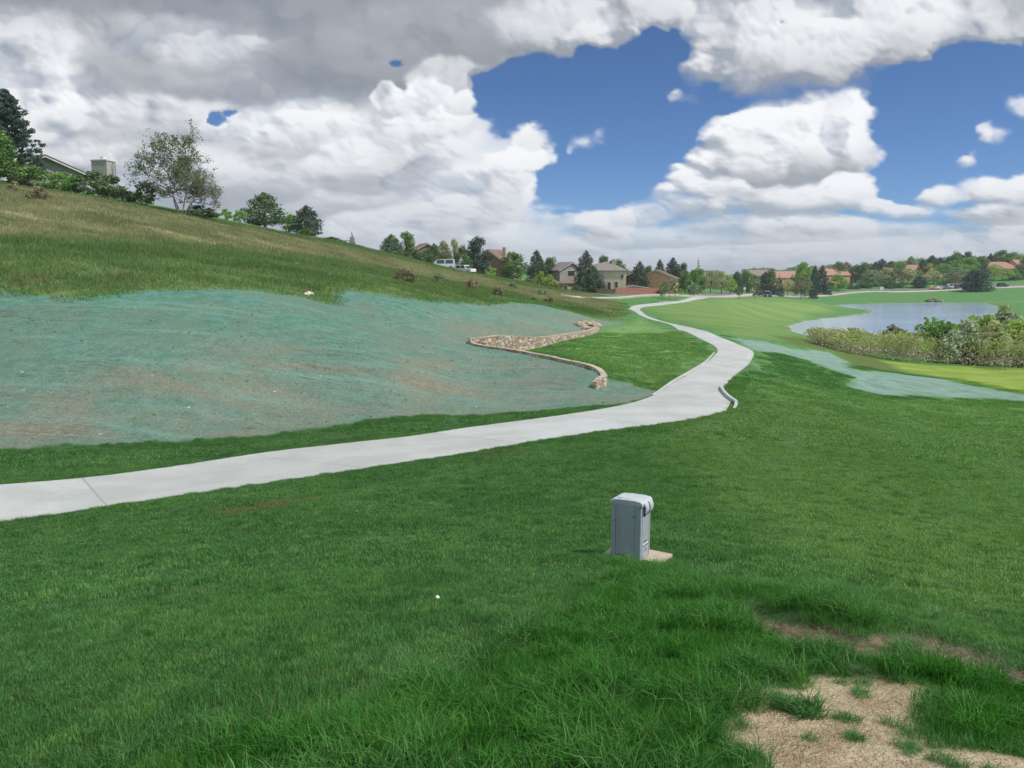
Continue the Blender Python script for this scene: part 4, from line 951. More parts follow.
for a in [
 ('spruce','grey',698.5,262,257,10,'tall thin open conifer above the light green trees'),
 ('decid','bright',697,255,268,22,'bright leafy tree under the tall thin conifer'),
 ('airy','olive',711,250,270,20,'pale olive willowy tree nearest the end of the red fence side'),
 ('airy','olive',722,248,271,22,'second pale olive willowy tree along the road'),
 ('airy','lime',730,246,276,14,'low yellowish tree at the right end of the willowy row'),
 ('pine','pine',737,262,271,16,'dark conifer left of the pair of light trees'),
 ('tallc','green',747,268,270,13,'light green upright tree right of the dark conifer'),
 ('airy','green',754,270,274,13,'airy green tree left of the blue cart'),
 ('pine','pine',766,272,272,19,'broad dark conifer behind the blue cart'),
 ('tallc','green',771,292,268,12,'light crown showing over the broad dark conifer'),
 ('spruce','spruce',779,270,274,13,'pointed dark spruce right of the blue cart'),
 ('airy','olive',788,280,279,14,'olive tree left of the tall bright tree'),
 ('decid','bright',803,292,262,20,'tall bright green tree standing above the road'),
 ('airy','russet',802,270,276,20,'reddish open tree in front of the tall bright tree'),
 ('pine','spruce',815,285,266,13,'tall dark conifer, left of the twin pair'),
 ('pine','spruce',822,290,265,13,'tall dark conifer, right of the twin pair'),
 ('spruce','spruce',814,268,279,10,'short spruce under the left twin conifer'),
 ('spruce','spruce',827.5,268,279,11,'short spruce under the right twin conifer'),
 ('decid','bright',838,272,274,19,'rounded bright tree before the red roof'),
 ('spruce','spruce',850.5,266,278,8,'narrow dark spruce right of the rounded bright tree'),
 ('spruce','spruce',857,266,283,8,'smallest dark spruce left of the white board'),
 ('decid','green',838,330,261,18,'light crown on the rise behind the red roof'),
 ('airy','russet',846,332,262,14,'brownish crown on the rise behind the red roof'),
 ('decid','deep',856,318,265,16,'dark crown right of the red roof'),
 ('tallc','green',865,312,262,14,'yellowish topped tree left of the dark pair on the rise'),
 ('decid','grey',872,285,270,22,'grey green tree left of the white board'),
 ('decid','green',868,275,277,18,'mid green tree over the road left of the white board'),
 ('pine','pine',875,350,262,13,'left pine of the dark pair on the rise'),
 ('pine','pine',882,352,258.5,15,'right and taller pine of the dark pair on the rise'),
 ('decid','olive',886,290,267,20,'wide olive tree above the white board'),
 ('decid','deep',891,352,261,12,'small dark crown right of the pine pair'),
 ('decid','bright',900,340,261,16,'light green crown on the rise in the middle'),
 ('airy','russet',896,288,268,22,'brownish open tree right of the white board'),
 ('decid','deep',890,270,281,14,'low dark bushy tree left of the round dark one by the road'),
 ('decid','deep',902,272,282,13,'round dark low tree by the road'),
 ('airy','olive',908,290,268,20,'olive open tree left of the dark roadside spruce'),
 ('pine','grey',911,345,256,15,'grey green pine on the skyline left of the small red roof'),
 ('pine','pine',923,325,259,13,'dark pine between the two small red roofs'),
 ('pine','spruce',920,268,276,17,'dark broad spruce at the roadside'),
 ('airy','bright',916,295,270,18,'bright open crown above the roadside spruce'),
 ('airy','olive',934,285,271,20,'olive tree in front of the orange roof'),
 ('decid','lime',930,320,263,12,'yellow green crown over the orange roof'),
 ('pine','pine',932,360,255,15,'left dark pine on the far skyline'),
 ('pine','pine',940,362,257,12,'middle dark pine on the far skyline'),
 ('pine','pine',949,358,256,13,'right dark pine on the far skyline'),
 ('decid','bright',944,300,263,20,'bright green tree right of the orange roof'),
 ('airy','bright',943,280,278,18,'low yellow green tree above the parked cars'),
 ('decid','green',956,335,252,18,'high light crown on the skyline left of the great conifer'),
 ('decid','deep',966,340,251,16,'highest deep green crown above the great conifer'),
 ('airy','grey',958,285,267,24,'grey green open tree left of the great conifer'),
 ('decid','bright',966,300,257,30,'broad bright tree behind the great conifer'),
 ('decid','green',980,305,256,22,'light green tree just behind the tip of the great conifer'),
 ('airy','russet',954,272,274,14,'brownish trunky tree above the parked cars'),
 ('pine','plum',990.5,340,253,9,'small dark purple pine above the right red roof'),
 ('decid','green',1002,335,250,20,'deep crowned tree right of the purple pine'),
 ('decid','bright',1013,330,252,20,'tall green crown near the right skyline'),
 ('airy','lime',1003,285,268,22,'yellow tree above the dark car at right'),
 ('airy','lime',995,295,264,16,'yellow green tree right of the great conifer'),
 ('decid','bright',1014,285,270,14,'light tree right of the yellow tree'),
 ('tallc','deep',1021,290,264,16,'dull green tree at the right picture edge'),
 ('decid','deep',1030,320,255,22,'dark green tree beyond the right edge of the red roof'),
 ('decid','green',1045,290,262,30,'green tree outside the row at the right end of the road'),
 ('pine','pine',1062,280,258,24,'dark pine at the right end of the road')]:
    tree(*a[:6], a[6], group=RM)
# the great conifer with two heads
tree('pine','spruce',973,245,270,22,'lower left head of the great dark conifer by the road', group=RM)
tree('spruce','spruce',983,243,257.5,25,'great dark conifer standing alone before the road', group=RM)
# a far-off belt that reads as one mass between and behind the trees
def far_wood():
    r = np.random.default_rng(9); cs, rs = [], []
    for i in range(520):
        u = r.uniform(480, 1180); Y = r.uniform(440, 580); x = ray(u, 272)[0]*Y
        if 716 < u < 742: continue
        h = r.uniform(1.5, 4.2)+(2.0*sstep(np.array(u), 840, 960) if u > 840 else 0)
        z = gz(x, Y)
        cs.append([x, Y, z+h*.5]); rs.append([r.uniform(3, 5.5)]*2+[h*.62])
    me = leaves('far_wood', cs, np.array(rs), 60000, 1.05, 10, LM['grey'], .5)
    link('far_wood', me, kind='stuff', label='distant dark belt of woods beyond the houses and road', category='woods')
far_wood()
# -------- scrub and willows along the pond
PG = 'shrubs along the pond edge'
for a in [
 ('shrub','olive',838,95,329,36,'low olive shrub at the left tip of the pond thicket'),
 ('shrub','olive',852,98,326,39,'olive shrub second from the left tip of the thicket'),
 ('shrub','scrub',872,100,328,39,'brownish olive shrub left of the reddish shrub tops'),
 ('shrub','russet',893,106,323.5,33,'reddish topped shrub against the pond water'),
 ('shrub','lime',903,98,327,42,'yellow olive shrub below the reddish tops'),
 ('shrub','olive',922,96,329,39,'olive shrub in the middle of the pond thicket'),
 ('shrub','russet',917,108,328,36,'low reddish shrub line at the water right of the first red tops'),
 ('shrub','bright',941,96,311,54,'mid green bush standing over the pond, left of the silver bush'),
 ('shrub','green',950,95,320,39,'darker green bush right under the mid green bush'),
 ('shrub','teal',966,88,316,50,'silver green bush in the pond thicket'),
 ('shrub','lime',977,100,308,52,'left rounded yellow green bush above the thicket'),
 ('shrub','lime',989,99,311,46,'right rounded yellow green bush above the thicket'),
 ('shrub','olive',1004,102,300.5,46,'tall olive green bush before the right pond corner'),
 ('shrub','grey',1016,100,302,66,'wide grey green bush at the right edge over the pond'),
 ('shrub','grey',1036,96,299,70,'grey green bush beyond the right pond corner'),
 ('shrub','olive',1000,88,314,62,'olive shrub below the tall olive green bush'),
 ('shrub','lime',1020,86,316,60,'yellow olive shrub at the right edge of the thicket')]:
    tree(*a[:6], a[6], cat='shrub', group=PG)
def thicket():
    r = np.random.default_rng(12)
    lo = g2w([(815,344),(835,350),(860,356),(900,362),(960,366),(1024,371),(1110,374)])
    G = {0: ([], []), 1: ([], []), 2: ([], [])}
    for i in range(900):
        t = r.random()*(len(lo)-1); k = int(t); p = lo[k]+(lo[k+1]-lo[k])*(t-k); q = r.random()**1.1
        x = p[0]*(1+.27*q)+r.normal()*.5; y = p[1]*(1+.27*q); z = gz(x, y)
        lump = float(fbm(np.array(x*.22), np.array(y*.22), 3)); h = (1.1+1.1*r.random()+1.6*max(0, lump))*(.60+.45*min(1, t/2.0)+1.05*max(0, (t-3)/2.5))
        w = .45+.45*r.random(); col = 0 if float(fbm(np.array(x*.3+9), np.array(y*.3), 2)) > -.05 else 2
        G[col][0].append([x, y, z+h*.78]); G[col][1].append([w, w, h*.34]); G[1][0].append([x, y, z+h*.32]); G[1][1].append([w*1.1, w*1.1, h*.34])
    parts = []
    o = empty('willow_thicket', (lo[3][0], lo[3][1], gz(*lo[3])), 0, 'low olive and brown willow scrub between the meadow and the pond', 'scrub')
    o['kind'] = 'stuff'; org = np.array(o.location)
    for k, (nm, lm, n) in enumerate((('olive_leaves', 'olive', 36000), ('twigs', 'scrub', 22000), ('grey_leaves', 'lime', 6500))):
        me = leaves(nm, np.array(G[k][0])-org, np.array(G[k][1]), n, .15, 13+k, LM[lm], .15); q_ = link(nm, me, o); q_['kind'] = 'stuff'
thicket()
# -------- dry bushes on the hill
SG = 'dry bushes on the rough hillside'
for u, v, vt, w, lm, lb in [(14,193,180,18,'tan','leftmost dry brown bush near the top of the hill'),(39,201,185,24,'tan','larger straw topped bush with a dark hollow below the grey house'),
    (407,284,264,27,'tan','largest brown round bush in the middle of the hillside'),(438,285,272,14,'grey','small greyish bush right of the largest brown bush'),
    (471,291,276,17,'tan','straw coloured bush below the parked white cars'),(499,297,284,14,'tan','low dull bush on the slope below the brown gable roof'),
    (511,289,280,13,'grey','small grey bush near the crest below the broad green tree'),(541,296,287,15,'grey','dull bush on the slope, upper one near the fairway end'),
    (549,304,295,16,'tan','lowest brown bush at the fairway end of the hillside'),(533,302,294,12,'grey','tiny grey bush left of the lowest brown bush'),
    (330,279,272,12,'grey','tiny bush on the green slope left of the largest brown bush'),(373,283,273,14,'grey','faint bush just left of the largest brown bush')]:
    w3 = g2w([(u, v)])[0]; Yb = float(w3[1])
    tree('shrub', lm, u, Yb, vt, w, lb, name='dry_bush', cat='bush', group=SG, sink=.1)
# ------------------------------------------------------------------ boxes and small builders
def bx(bm, c, s, rz=0, mi=0, rx=0):
    m = Matrix.Translation(c) @ Matrix.Rotation(rz, 4, 'Z') @ Matrix.Rotation(rx, 4, 'X') @ Matrix.Diagonal((s[0], s[1], s[2], 1))
    r = bmesh.ops.create_cube(bm, size=1, matrix=m)
    for v in r['verts']:
        for f in v.link_faces: f.material_index = mi
def prism(bm, poly, d0, d1, axis='y', mi=0):
    def mk(p, d): return (p[0], d, p[1]) if axis == 'y' else ((d, p[0], p[1]) if axis == 'x' else (p[0], p[1], d))
    a = [bm.verts.new(mk(p, d0)) for p in poly]; b = [bm.verts.new(mk(p, d1)) for p in poly]; n = len(poly)
    fs = [bm.faces.new(a), bm.faces.new(b[::-1])]
    for i in range(n): fs.append(bm.faces.new((a[i], b[i], b[(i+1) % n], a[(i+1) % n])))
    for f in fs: f.material_index = mi
def cyl(bm, p0, p1, r0, r1=None, k=12):
    p0 = Vector(p0); p1 = Vector(p1); d = p1-p0; r1 = r0 if r1 is None else r1
    m = Matrix.Translation((p0+p1)/2) @ d.to_track_quat('Z', 'Y').to_matrix().to_4x4()
    bmesh.ops.create_cone(bm, cap_ends=True, segments=k, radius1=r0, radius2=r1, depth=d.length, matrix=m)
def fin(name, bm, mats, parent=None, bevel=0, seg=2, smooth=False, **kw):
    if bevel: bmesh.ops.bevel(bm, geom=list(bm.edges), offset=bevel, segments=seg, affect='EDGES', profile=.5, clamp_overlap=True)
    bmesh.ops.recalc_face_normals(bm, faces=bm.faces)
    me = bpy.data.meshes.new(name); bm.to_mesh(me); bm.free()
    for m in (mats if isinstance(mats, (list, tuple)) else [mats]): me.materials.append(m)
    if smooth:
        for p in me.polygons: p.use_smooth = True
    return link(name, me, parent, **kw)
NB = bmesh.new
# ------------------------------------------------------------------ utility pedestal
M_PED = simple('pedestal_plastic', (.37,.425,.47), .42, .06, 9, .05, .45); M_PEDC = simple('pedestal_lid_plastic', (.50,.54,.57), .45, .06, 7, .05, .45)
M_DARK = simple('dark_gap', (.03,.035,.04), .8); M_STK = simple('sticker_white', (.70,.74,.76), .5); M_INK = simple('sticker_ink', (.05,.09,.14), .6)
M_METAL = simple('dull_metal', (.38,.40,.41), .4, .1, 8, 0, .5, .7)
def pedestal():
    z0 = min(gz(PAD_C[0]+a, PAD_C[1]+b) for a in (-.2, .2) for b in (-.2, .2))+.03
    o = empty('utility_pedestal', (PAD_C[0], PAD_C[1], z0+.05), PAD_YAW, 'grey plastic utility pedestal with rounded lid on the lawn', 'utility pedestal')
    w, d, h = .225, .17, .80
    b = NB(); bx(b, (0, 0, h/2), (2*w, 2*d, h)); fin('body', b, M_PED, o, .016, 3)
    # raised frame round the door panel on the shaded face
    b = NB()
    for c, s in (((-.005, -d-.004, .805), (.31, .012, .012)), ((.148, -d-.004, .43), (.012, .012, .76)), ((-.16, -d-.004, .43), (.012, .012, .76))): bx(b, c, s)
    fin('door_frame', b, M_PEDC, o, .003, 1)
    b = NB(); bx(b, (-.006, -d-.0005, .425), (.300, .006, .752)); fin('door_gap', b, M_DARK, o)
    b = NB(); bx(b, (-.006, -d-.002, .425), (.285, .010, .735)); dr = fin('door', b, M_PED, o, .004, 1)
    b = NB(); cyl(b, (.118, -d-.004, .64), (.118, -d-.018, .64), .014); fin('lock', b, M_METAL, dr)
    b = NB(); bx(b, (-.11, -d-.008, .425), (.012, .012, .70)); fin('ridge', b, M_PED, dr, .003, 1)
    # lid: domed cap that overhangs
    b = NB(); prof = [(-w-.015, h-.02), (-w-.015, h+.016), (-w+.04, h+.042), (-w+.14, h+.050), (w-.10, h+.056), (w-.01, h+.050), (w+.018, h+.022), (w+.018, h-.02)]
    prism(b, prof, -d-.010, d+.010); lid = fin('lid', b, M_PEDC, o, .008, 2)
    b = NB(); bx(b, (-.03, 0, h+.054), (.24, .22, .008)); fin('lid_panel', b, M_PEDC, lid, .003, 1)
    # rounded hasp that folds over the lit side
    b = NB()
    arc = [(w+.012+.045*math.sin(t), h-.055+.085*math.cos(t)) for t in np.linspace(0, math.pi*.78, 9)]
    arc2 = [(w+.012+.025*math.sin(t), h-.055+.060*math.cos(t)) for t in np.linspace(0, math.pi*.78, 9)]
    prism(b, arc+arc2[::-1], -.13, -.02); fin('hasp', b, M_PEDC, lid, .003, 1)
    b = NB(); prism(b, arc+arc2[::-1], .02, .13); fin('hasp', b, M_PEDC, lid, .003, 1)
    b = NB(); bx(b, (w+.010, 0, h-.06), (.022, .05, .07)); bx(b, (w+.004, -.05, h-.15), (.012, .05, .05)); fin('latch_recess', b, M_DARK, o, .003, 1)
    b = NB()
    for y in (-.12, .12): bx(b, (w+.003, y, .40), (.010, .016, .74))
    fin('side_rib', b, M_PEDC, o, .003, 1)
    b = NB(); bx(b, (w+.003, -.005, .175), (.006, .17, .115)); st = fin('warning_sticker', b, M_STK, o)
    b = NB()
    for i, (yy, zz, L, t) in enumerate([(-.01, .262, .12, .012), (-.06, .20, .035, .030), (-.005, .205, .03, .02), (.045, .20, .035, .026), (-.05, .15, .05, .012), (.02, .15, .07, .012), (-.01, .128, .13, .008), (.0, .175, .10, .006)]):
        bx(b, (w+.0075, yy, zz), (.003, L, t))
    fin('print', b, M_INK, st)
    M_PAD = simple('pad_concrete', (.50,.42,.32), .9, .15, 6, .3)
    b = NB(); c, s = math.cos(PAD_YAW), math.sin(PAD_YAW)
    bx(b, (0, 0, 0), (.86, .74, .12)); p = fin('concrete_pad', b, M_PAD, None, .012, 2, label='small beige concrete pad under the utility pedestal', category='concrete pad')
    p.location = (PAD_C[0]+.06, PAD_C[1]-.01, z0-.012); p.rotation_euler = (0, 0, PAD_YAW)
pedestal()
# ------------------------------------------------------------------ golf ball
def golf_ball():
    x, y = g2w([(437.5, 604)])[0]; b = NB(); bmesh.ops.create_icosphere(b, subdivisions=3, radius=.0215)
    for i, v in enumerate(b.verts):
        if i % 3 == 0: v.co *= .975
    o = fin('golf_ball', b, simple('ball_white', (.85,.85,.82), .35), None, smooth=True, label='small white golf ball lying in the lawn left of the pedestal', category='golf ball')
    o.location = (x, y, gz(x, y)+.055)
golf_ball()
# ------------------------------------------------------------------ stone terrace walls
def stone_mat():
    m, nt, b = mat('wall_stone'); g = N(nt)
    v = nt.nodes.new('ShaderNodeTexVoronoi'); v.inputs['Scale'].default_value = 2.6; v.feature = 'F1'
    p = g.pos(1, 1, 1.7); nt.links.new(p, v.inputs['Vector'])
    sep = nt.nodes.new('ShaderNodeSeparateColor'); nt.links.new(v.outputs['Color'], sep.inputs[0])
    c = g.mix(sep.outputs[0], (.38,.30,.22), (.70,.60,.46)); c = g.mix(g.math('MULTIPLY', g.math('GREATER_THAN', sep.outputs[1], .72), .8), c, (.42,.24,.15))
    c = g.mix(g.math('MULTIPLY', g.math('GREATER_THAN', sep.outputs[2], .75), .8), c, (.62,.60,.54))
    v2 = nt.nodes.new('ShaderNodeTexVoronoi'); v2.inputs['Scale'].default_value = 2.6; v2.feature = 'DISTANCE_TO_EDGE'; nt.links.new(p, v2.inputs['Vector'])
    e = g.ramp(v2.outputs['Distance'], .015, .06)
    c = g.mix(e, (.14,.11,.08), c); g.l.new(c, b.inputs['Base Color']); b.inputs['Roughness'].default_value = .95
    h = g.math('ADD', e, g.noise(g.pos(), 12, 4)); g.l.new(g.bump(h, .8, .06), b.inputs['Normal'])
    return m
M_STONE = stone_mat(); M_CAP = simple('cap_stone', (.44,.38,.30), .9, .3, 5, .5)
def wall_run(name, line, htop, thick, label, cap=.05):
    """a drystone wall on the ground line; htop(t) is how far it rises above its foot"""
    L = catmull(line, 10); n = len(L); T = np.gradient(L, axis=0); T /= np.linalg.norm(T, axis=1, keepdims=True); Nn = np.stack([-T[:, 1], T[:, 0]], -1)
    t = np.linspace(0, 1, n); zb = hsm(L[:, 0], L[:, 1]); H = np.array([htop(a) for a in t]); r = np.random.default_rng(len(L))
    o = empty(name, (*L[n//2], float(zb[n//2])), 0, label, 'stone wall'); org = np.array([*L[n//2], zb[n//2]])
    nz_ = 6; V = []; k = 2*nz_
    for i in range(n):
        for s in (-1, 1):
            for j in range(nz_):
                zz = zb[i]-.5+(H[i]+.5)*j/(nz_-1); off = s*thick/2*(1+(.0 if j == nz_-1 else .22*r.random())-.08*j/nz_*s)
                V.append(np.array([L[i, 0]+Nn[i, 0]*off, L[i, 1]+Nn[i, 1]*off, zz])-org)
    F = []
    for i in range(n-1):
        a, b = i*k, (i+1)*k
        for j in range(nz_-1):
            F.append((a+j, b+j, b+j+1, a+j+1)); F.append((a+nz_+j+1, b+nz_+j+1, b+nz_+j, a+nz_+j))
        F.append((a+nz_-1, b+nz_-1, b+k-1, a+k-1))
    for a in (0, (n-1)*k):
        for j in range(nz_-1): F.append((a+j, a+j+1, a+nz_+j+1, a+nz_+j))
    link('stonework', mesh_np('stonework', V, F, [M_STONE]), o)
    V = []; F = []
    for i in range(n):
        jj = .03*r.random()
        for off, dz in ((-thick/2-.02, .004), (-thick/2-.02, cap+jj), (thick/2+.02, cap+jj), (thick/2+.02, .004)):
            V.append(np.array([L[i, 0]+Nn[i, 0]*off, L[i, 1]+Nn[i, 1]*off, zb[i]+H[i]+dz])-org)
    for i in range(n-1):
        a, b = i*4, i*4+4
        for j in range(4): F.append((a+j, a+(j+1) % 4, b+(j+1) % 4, b+j))
    F += [(0, 1, 2, 3), tuple(range(n*4-4, n*4))[::-1]]
    link('cap', mesh_np('cap', V, F, [M_CAP]), o)
    return o
wall_run('terrace_wall', WALL_A, lambda t: .22+.80*math.exp(-((t-.36)/.28)**2)+.15*t, .42, 'beige stone terrace wall retaining the upper teal slope')
wall_run('terrace_wall', WALL_B, lambda t: .12+.34*float(sstep(np.array(t), .70, .88))*(1-.55*float(sstep(np.array(t), .9, 1.0))), .30, 'low curved stone wall ending in a hook beside the lawn')
# loose rocks at the far end of the terrace wall
M_ROCK = simple('pale_rock', (.42,.34,.25), .95, .3, 3, .5); M_ROCKD = simple('dark_rock', (.16,.14,.12), .95, .3, 2, .5)
def rock(u, v, Y, sx, sy, sz, m, label, group, seed):
    if Y is None: x, y = g2w([(u, v)])[0]
    else: x, y = ray(u, 272)[0]*Y, Y
    r = np.random.default_rng(seed); b = NB(); bmesh.ops.create_icosphere(b, subdivisions=2, radius=1)
    for vv in b.verts:
        n_ = Vector((round(vv.co.x*1.6)/1.6, round(vv.co.y*1.6)/1.6, round(vv.co.z*1.6)/1.6)); vv.co = vv.co.lerp(n_, .5)*(1+.14*r.normal())
        vv.co.x *= sx; vv.co.y *= sy; vv.co.z *= sz
    o = fin('rock', b, m, None, label=label, category='rock', group=group); o.location = (x, y, gz(x, y)+sz*.3); o.rotation_euler = (0, 0, seed)
for i, (u, v, s, lb) in enumerate([(580,326,.8,'leftmost pale rock at the far end of the terrace wall'),(586,324.5,.7,'second pale rock past the terrace wall end'),(592,325.5,.75,'third pale rock past the terrace wall end'),(597,327,.6,'rightmost pale rock where the wall meets the lawn'),(584,328.5,.6,'low pale rock leaning on the terrace wall end')]):
    rock(u, v, None, s, s*.8, s*.45, M_ROCK, lb, 'loose rocks at the terrace wall end', 20+i)
for i, (u, Y, s, lb) in enumerate([(927,286,1.5,'left dark boulder on the far pond bank'),(931,287,1.7,'largest dark boulder on the far pond bank'),(935,286,1.2,'right dark boulder on the far pond bank'),(940,286,.8,'small pale boulder right of the dark boulders')]):
    rock(u, 0, Y, s, s*.7, s*.55, M_ROCKD if i < 3 else M_ROCK, lb, 'boulders on the far pond bank', 40+i)
x, y = g2w([(309, 295)])[0]
rock(309, 295, None, .55, .3, .22, simple('pale_stone', (.62,.58,.50), .9), 'pale flat stone at the grassy rim of the teal slope', None, 61)
# ------------------------------------------------------------------ kerbs beside the path
def kerb(name, pts, w, h, label=None, side=1):
    L = catmull(g2w(pts), 8); n = len(L); T = np.gradient(L, axis=0); T /= np.linalg.norm(T, axis=1, keepdims=True); Nn = np.stack([-T[:, 1], T[:, 0]], -1)*side
    zb = hsm(L[:, 0], L[:, 1]); V, F = [], []
    for i in range(n):
        hh = h*min(1, i/9, (n-1-i)/9)+.02
        for off, dz in ((0, -.12), (.02, hh), (w-.02, hh), (w, -.12)): V.append((L[i, 0]+Nn[i, 0]*off, L[i, 1]+Nn[i, 1]*off, zb[i]+dz))
    for i in range(n-1):
        a = i*4
        for j in range(3): F.append((a+j, a+j+1, a+5+j, a+4+j))
    F += [(0, 1, 2, 3), tuple(range(n*4-4, n*4))[::-1]]
    link(name, mesh_np(name, V, F, [M_CONC], False, dict(along=np.zeros(len(V)), edge=np.ones(len(V)))), kind='structure')
kerb('kerb', [(722.5,386),(723,390),(727.5,396),(733.5,401),(738,404.5),(736,409)], .17, .15, side=-1)
kerb('kerb', [(716,352),(706,363),(696,369.5),(678,380),(664,389.5),(654,395)], .16, .07, side=-1)
# ------------------------------------------------------------------ houses
M_GLASS = simple('window_glass', (.05,.06,.075), .12, .1, 2, 0, .8); M_TRIM = simple('white_trim', (.72,.70,.66), .6); M_DOOR = simple('door_paint', (.30,.14,.09), .6)
def wallm(n, c): return simple(n, c, .85, .07, 1.5)
def roofm(n, c):
    m, nt, b = mat(n); g = N(nt); o = g.obj()
    w = nt.nodes.new('ShaderNodeTexWave'); w.inputs['Scale'].default_value = 2.0; w.bands_direction = 'Z'; w.inputs['Distortion'].default_value = 1.2; g.l.new(o, w.inputs[0])
    c_ = g.mix(g.noise(o, 2.5, 5), tuple(x*.75 for x in c), tuple(x*1.25 for x in c)); c_ = g.mix(g.math('MULTIPLY', w.outputs['Fac'], .25), c_, tuple(x*.5 for x in c))
    g.l.new(c_, b.inputs['Base Color']); b.inputs['Roughness'].default_value = .9; return m
WM = dict(tan=wallm('tan_stucco', (.55,.44,.33)), cream=wallm('cream_siding', (.66,.58,.43)), orange=wallm('orange_stucco', (.62,.38,.22)), grey=wallm('grey_siding', (.38,.37,.34)), brown=wallm('brown_siding', (.25,.17,.13)), plum=wallm('maroon_siding', (.16,.07,.07)), white=wallm('pale_stucco', (.60,.55,.48)))
RM_ = dict(grey=roofm('grey_shingles', (.27,.24,.22)), brown=roofm('brown_shingles', (.24,.16,.12)), red=roofm('terracotta_tiles', (.43,.25,.18)), dark=roofm('dark_shingles', (.13,.12,.12)))
def house(u, Y, w, d, h, rh, yaw, wm, rm, label, wins=(), doors=(), hip=False, chim=None, group=None, zoff=0., name='house', ridge_x=False, over=.4):
    """gabled or hipped house; the local -y side faces the viewer. wins: (side, x, z, w, h)"""
    x = ray(u, 275)[0]/ray(u, 275)[1]*Y; z = min(gz(x+a, Y+b) for a in (-w/2, w/2) for b in (-d/2, d/2))+zoff
    o = empty(name, (x, Y, z), yaw, label, 'house', group)
    b = NB(); bx(b, (0, 0, h/2-.3), (w, d, h+.6))
    if not hip:
        if ridge_x: prism(b, [(-d/2, h+.004), (d/2, h+.004), (0, h+rh)], -w/2+.01, w/2-.01, 'x')
        else: prism(b, [(-w/2, h+.004), (w/2, h+.004), (0, h+rh)], -d/2+.01, d/2-.01, 'y')
    fin('wall', b, WM[wm], o)
    b = NB(); t = .16
    if hip:
        a_, c_ = w/2+over, d/2+over; k = max(.3, a_-c_*.95)
        lo = [b.verts.new(p) for p in ((-a_, -c_, h), (a_, -c_, h), (a_, c_, h), (-a_, c_, h))]; up = [b.verts.new(p) for p in ((-k, 0, h+rh), (k, 0, h+rh))]
        for f in ((lo[0], lo[1], up[1], up[0]), (lo[1], lo[2], up[1]), (lo[2], lo[3], up[0], up[1]), (lo[3], lo[0], up[0]), (lo[3], lo[2], lo[1], lo[0])): b.faces.new(f)
    else:
        hw = (d if ridge_x else w)/2; s = rh/hw; e = hw+over; lz = h-over*s; ext = (w if ridge_x else d)/2+over
        for sg in (-1, 1): prism(b, [(sg*e, lz+.02), (0, h+rh+.02), (0, h+rh+t+.05), (sg*e, lz+t+.02)], -ext, ext, 'x' if ridge_x else 'y')
    rf = fin('roof', b, RM_[rm], o)
    if not hip and not ridge_x:
        b = NB(); 
        for sg in (-1, 1): prism(b, [(sg*e, lz-.12), (0, h+rh-.12), (0, h+rh+.015), (sg*e, lz+.015)], -ext-.04, -ext+.03, 'y')
        fin('fascia', b, M_TRIM, rf)
    if chim:
        cx, cy, cw, ct = chim; b = NB(); bx(b, (cx, cy, (h+ct)/2), (cw, cw*.8, ct-h+.8)); c = fin('chimney', b, WM['tan'] if wm != 'grey' else WM['grey'], rf); b = NB(); bx(b, (cx, cy, ct+.5), (cw*1.15, cw*.95, .16)); fin('chimney_cap', b, M_TRIM, c)
    for sd, wx, wz, ww, wh in wins:
        if sd == 'f': c, sz, g_, gs, ax = (wx, -d/2-.03, wz), (ww, .06, wh), (wx, -d/2-.065, wz), (ww-.2, .02, wh-.2), 0
        elif sd == 'r': c, sz, g_, gs, ax = (w/2+.03, wx, wz), (.06, ww, wh), (w/2+.065, wx, wz), (.02, ww-.2, wh-.2), 1
        else: c, sz, g_, gs, ax = (-w/2-.03, wx, wz), (.06, ww, wh), (-w/2-.065, wx, wz), (.02, ww-.2, wh-.2), 1
        b = NB(); bx(b, c, sz); f = fin('window', b, M_TRIM, o); b = NB(); bx(b, g_, gs); fin('pane', b, M_GLASS, f)
    for wx, ww, wh in doors:
        b = NB(); bx(b, (wx, -d/2-.04, wh/2), (ww, .08, wh)); dr = fin('door', b, M_DOOR, o); b = NB(); bx(b, (wx+ww*.35, -d/2-.1, wh*.48), (.08, .06, .12)); fin('handle', b, M_METAL, dr)
    return o
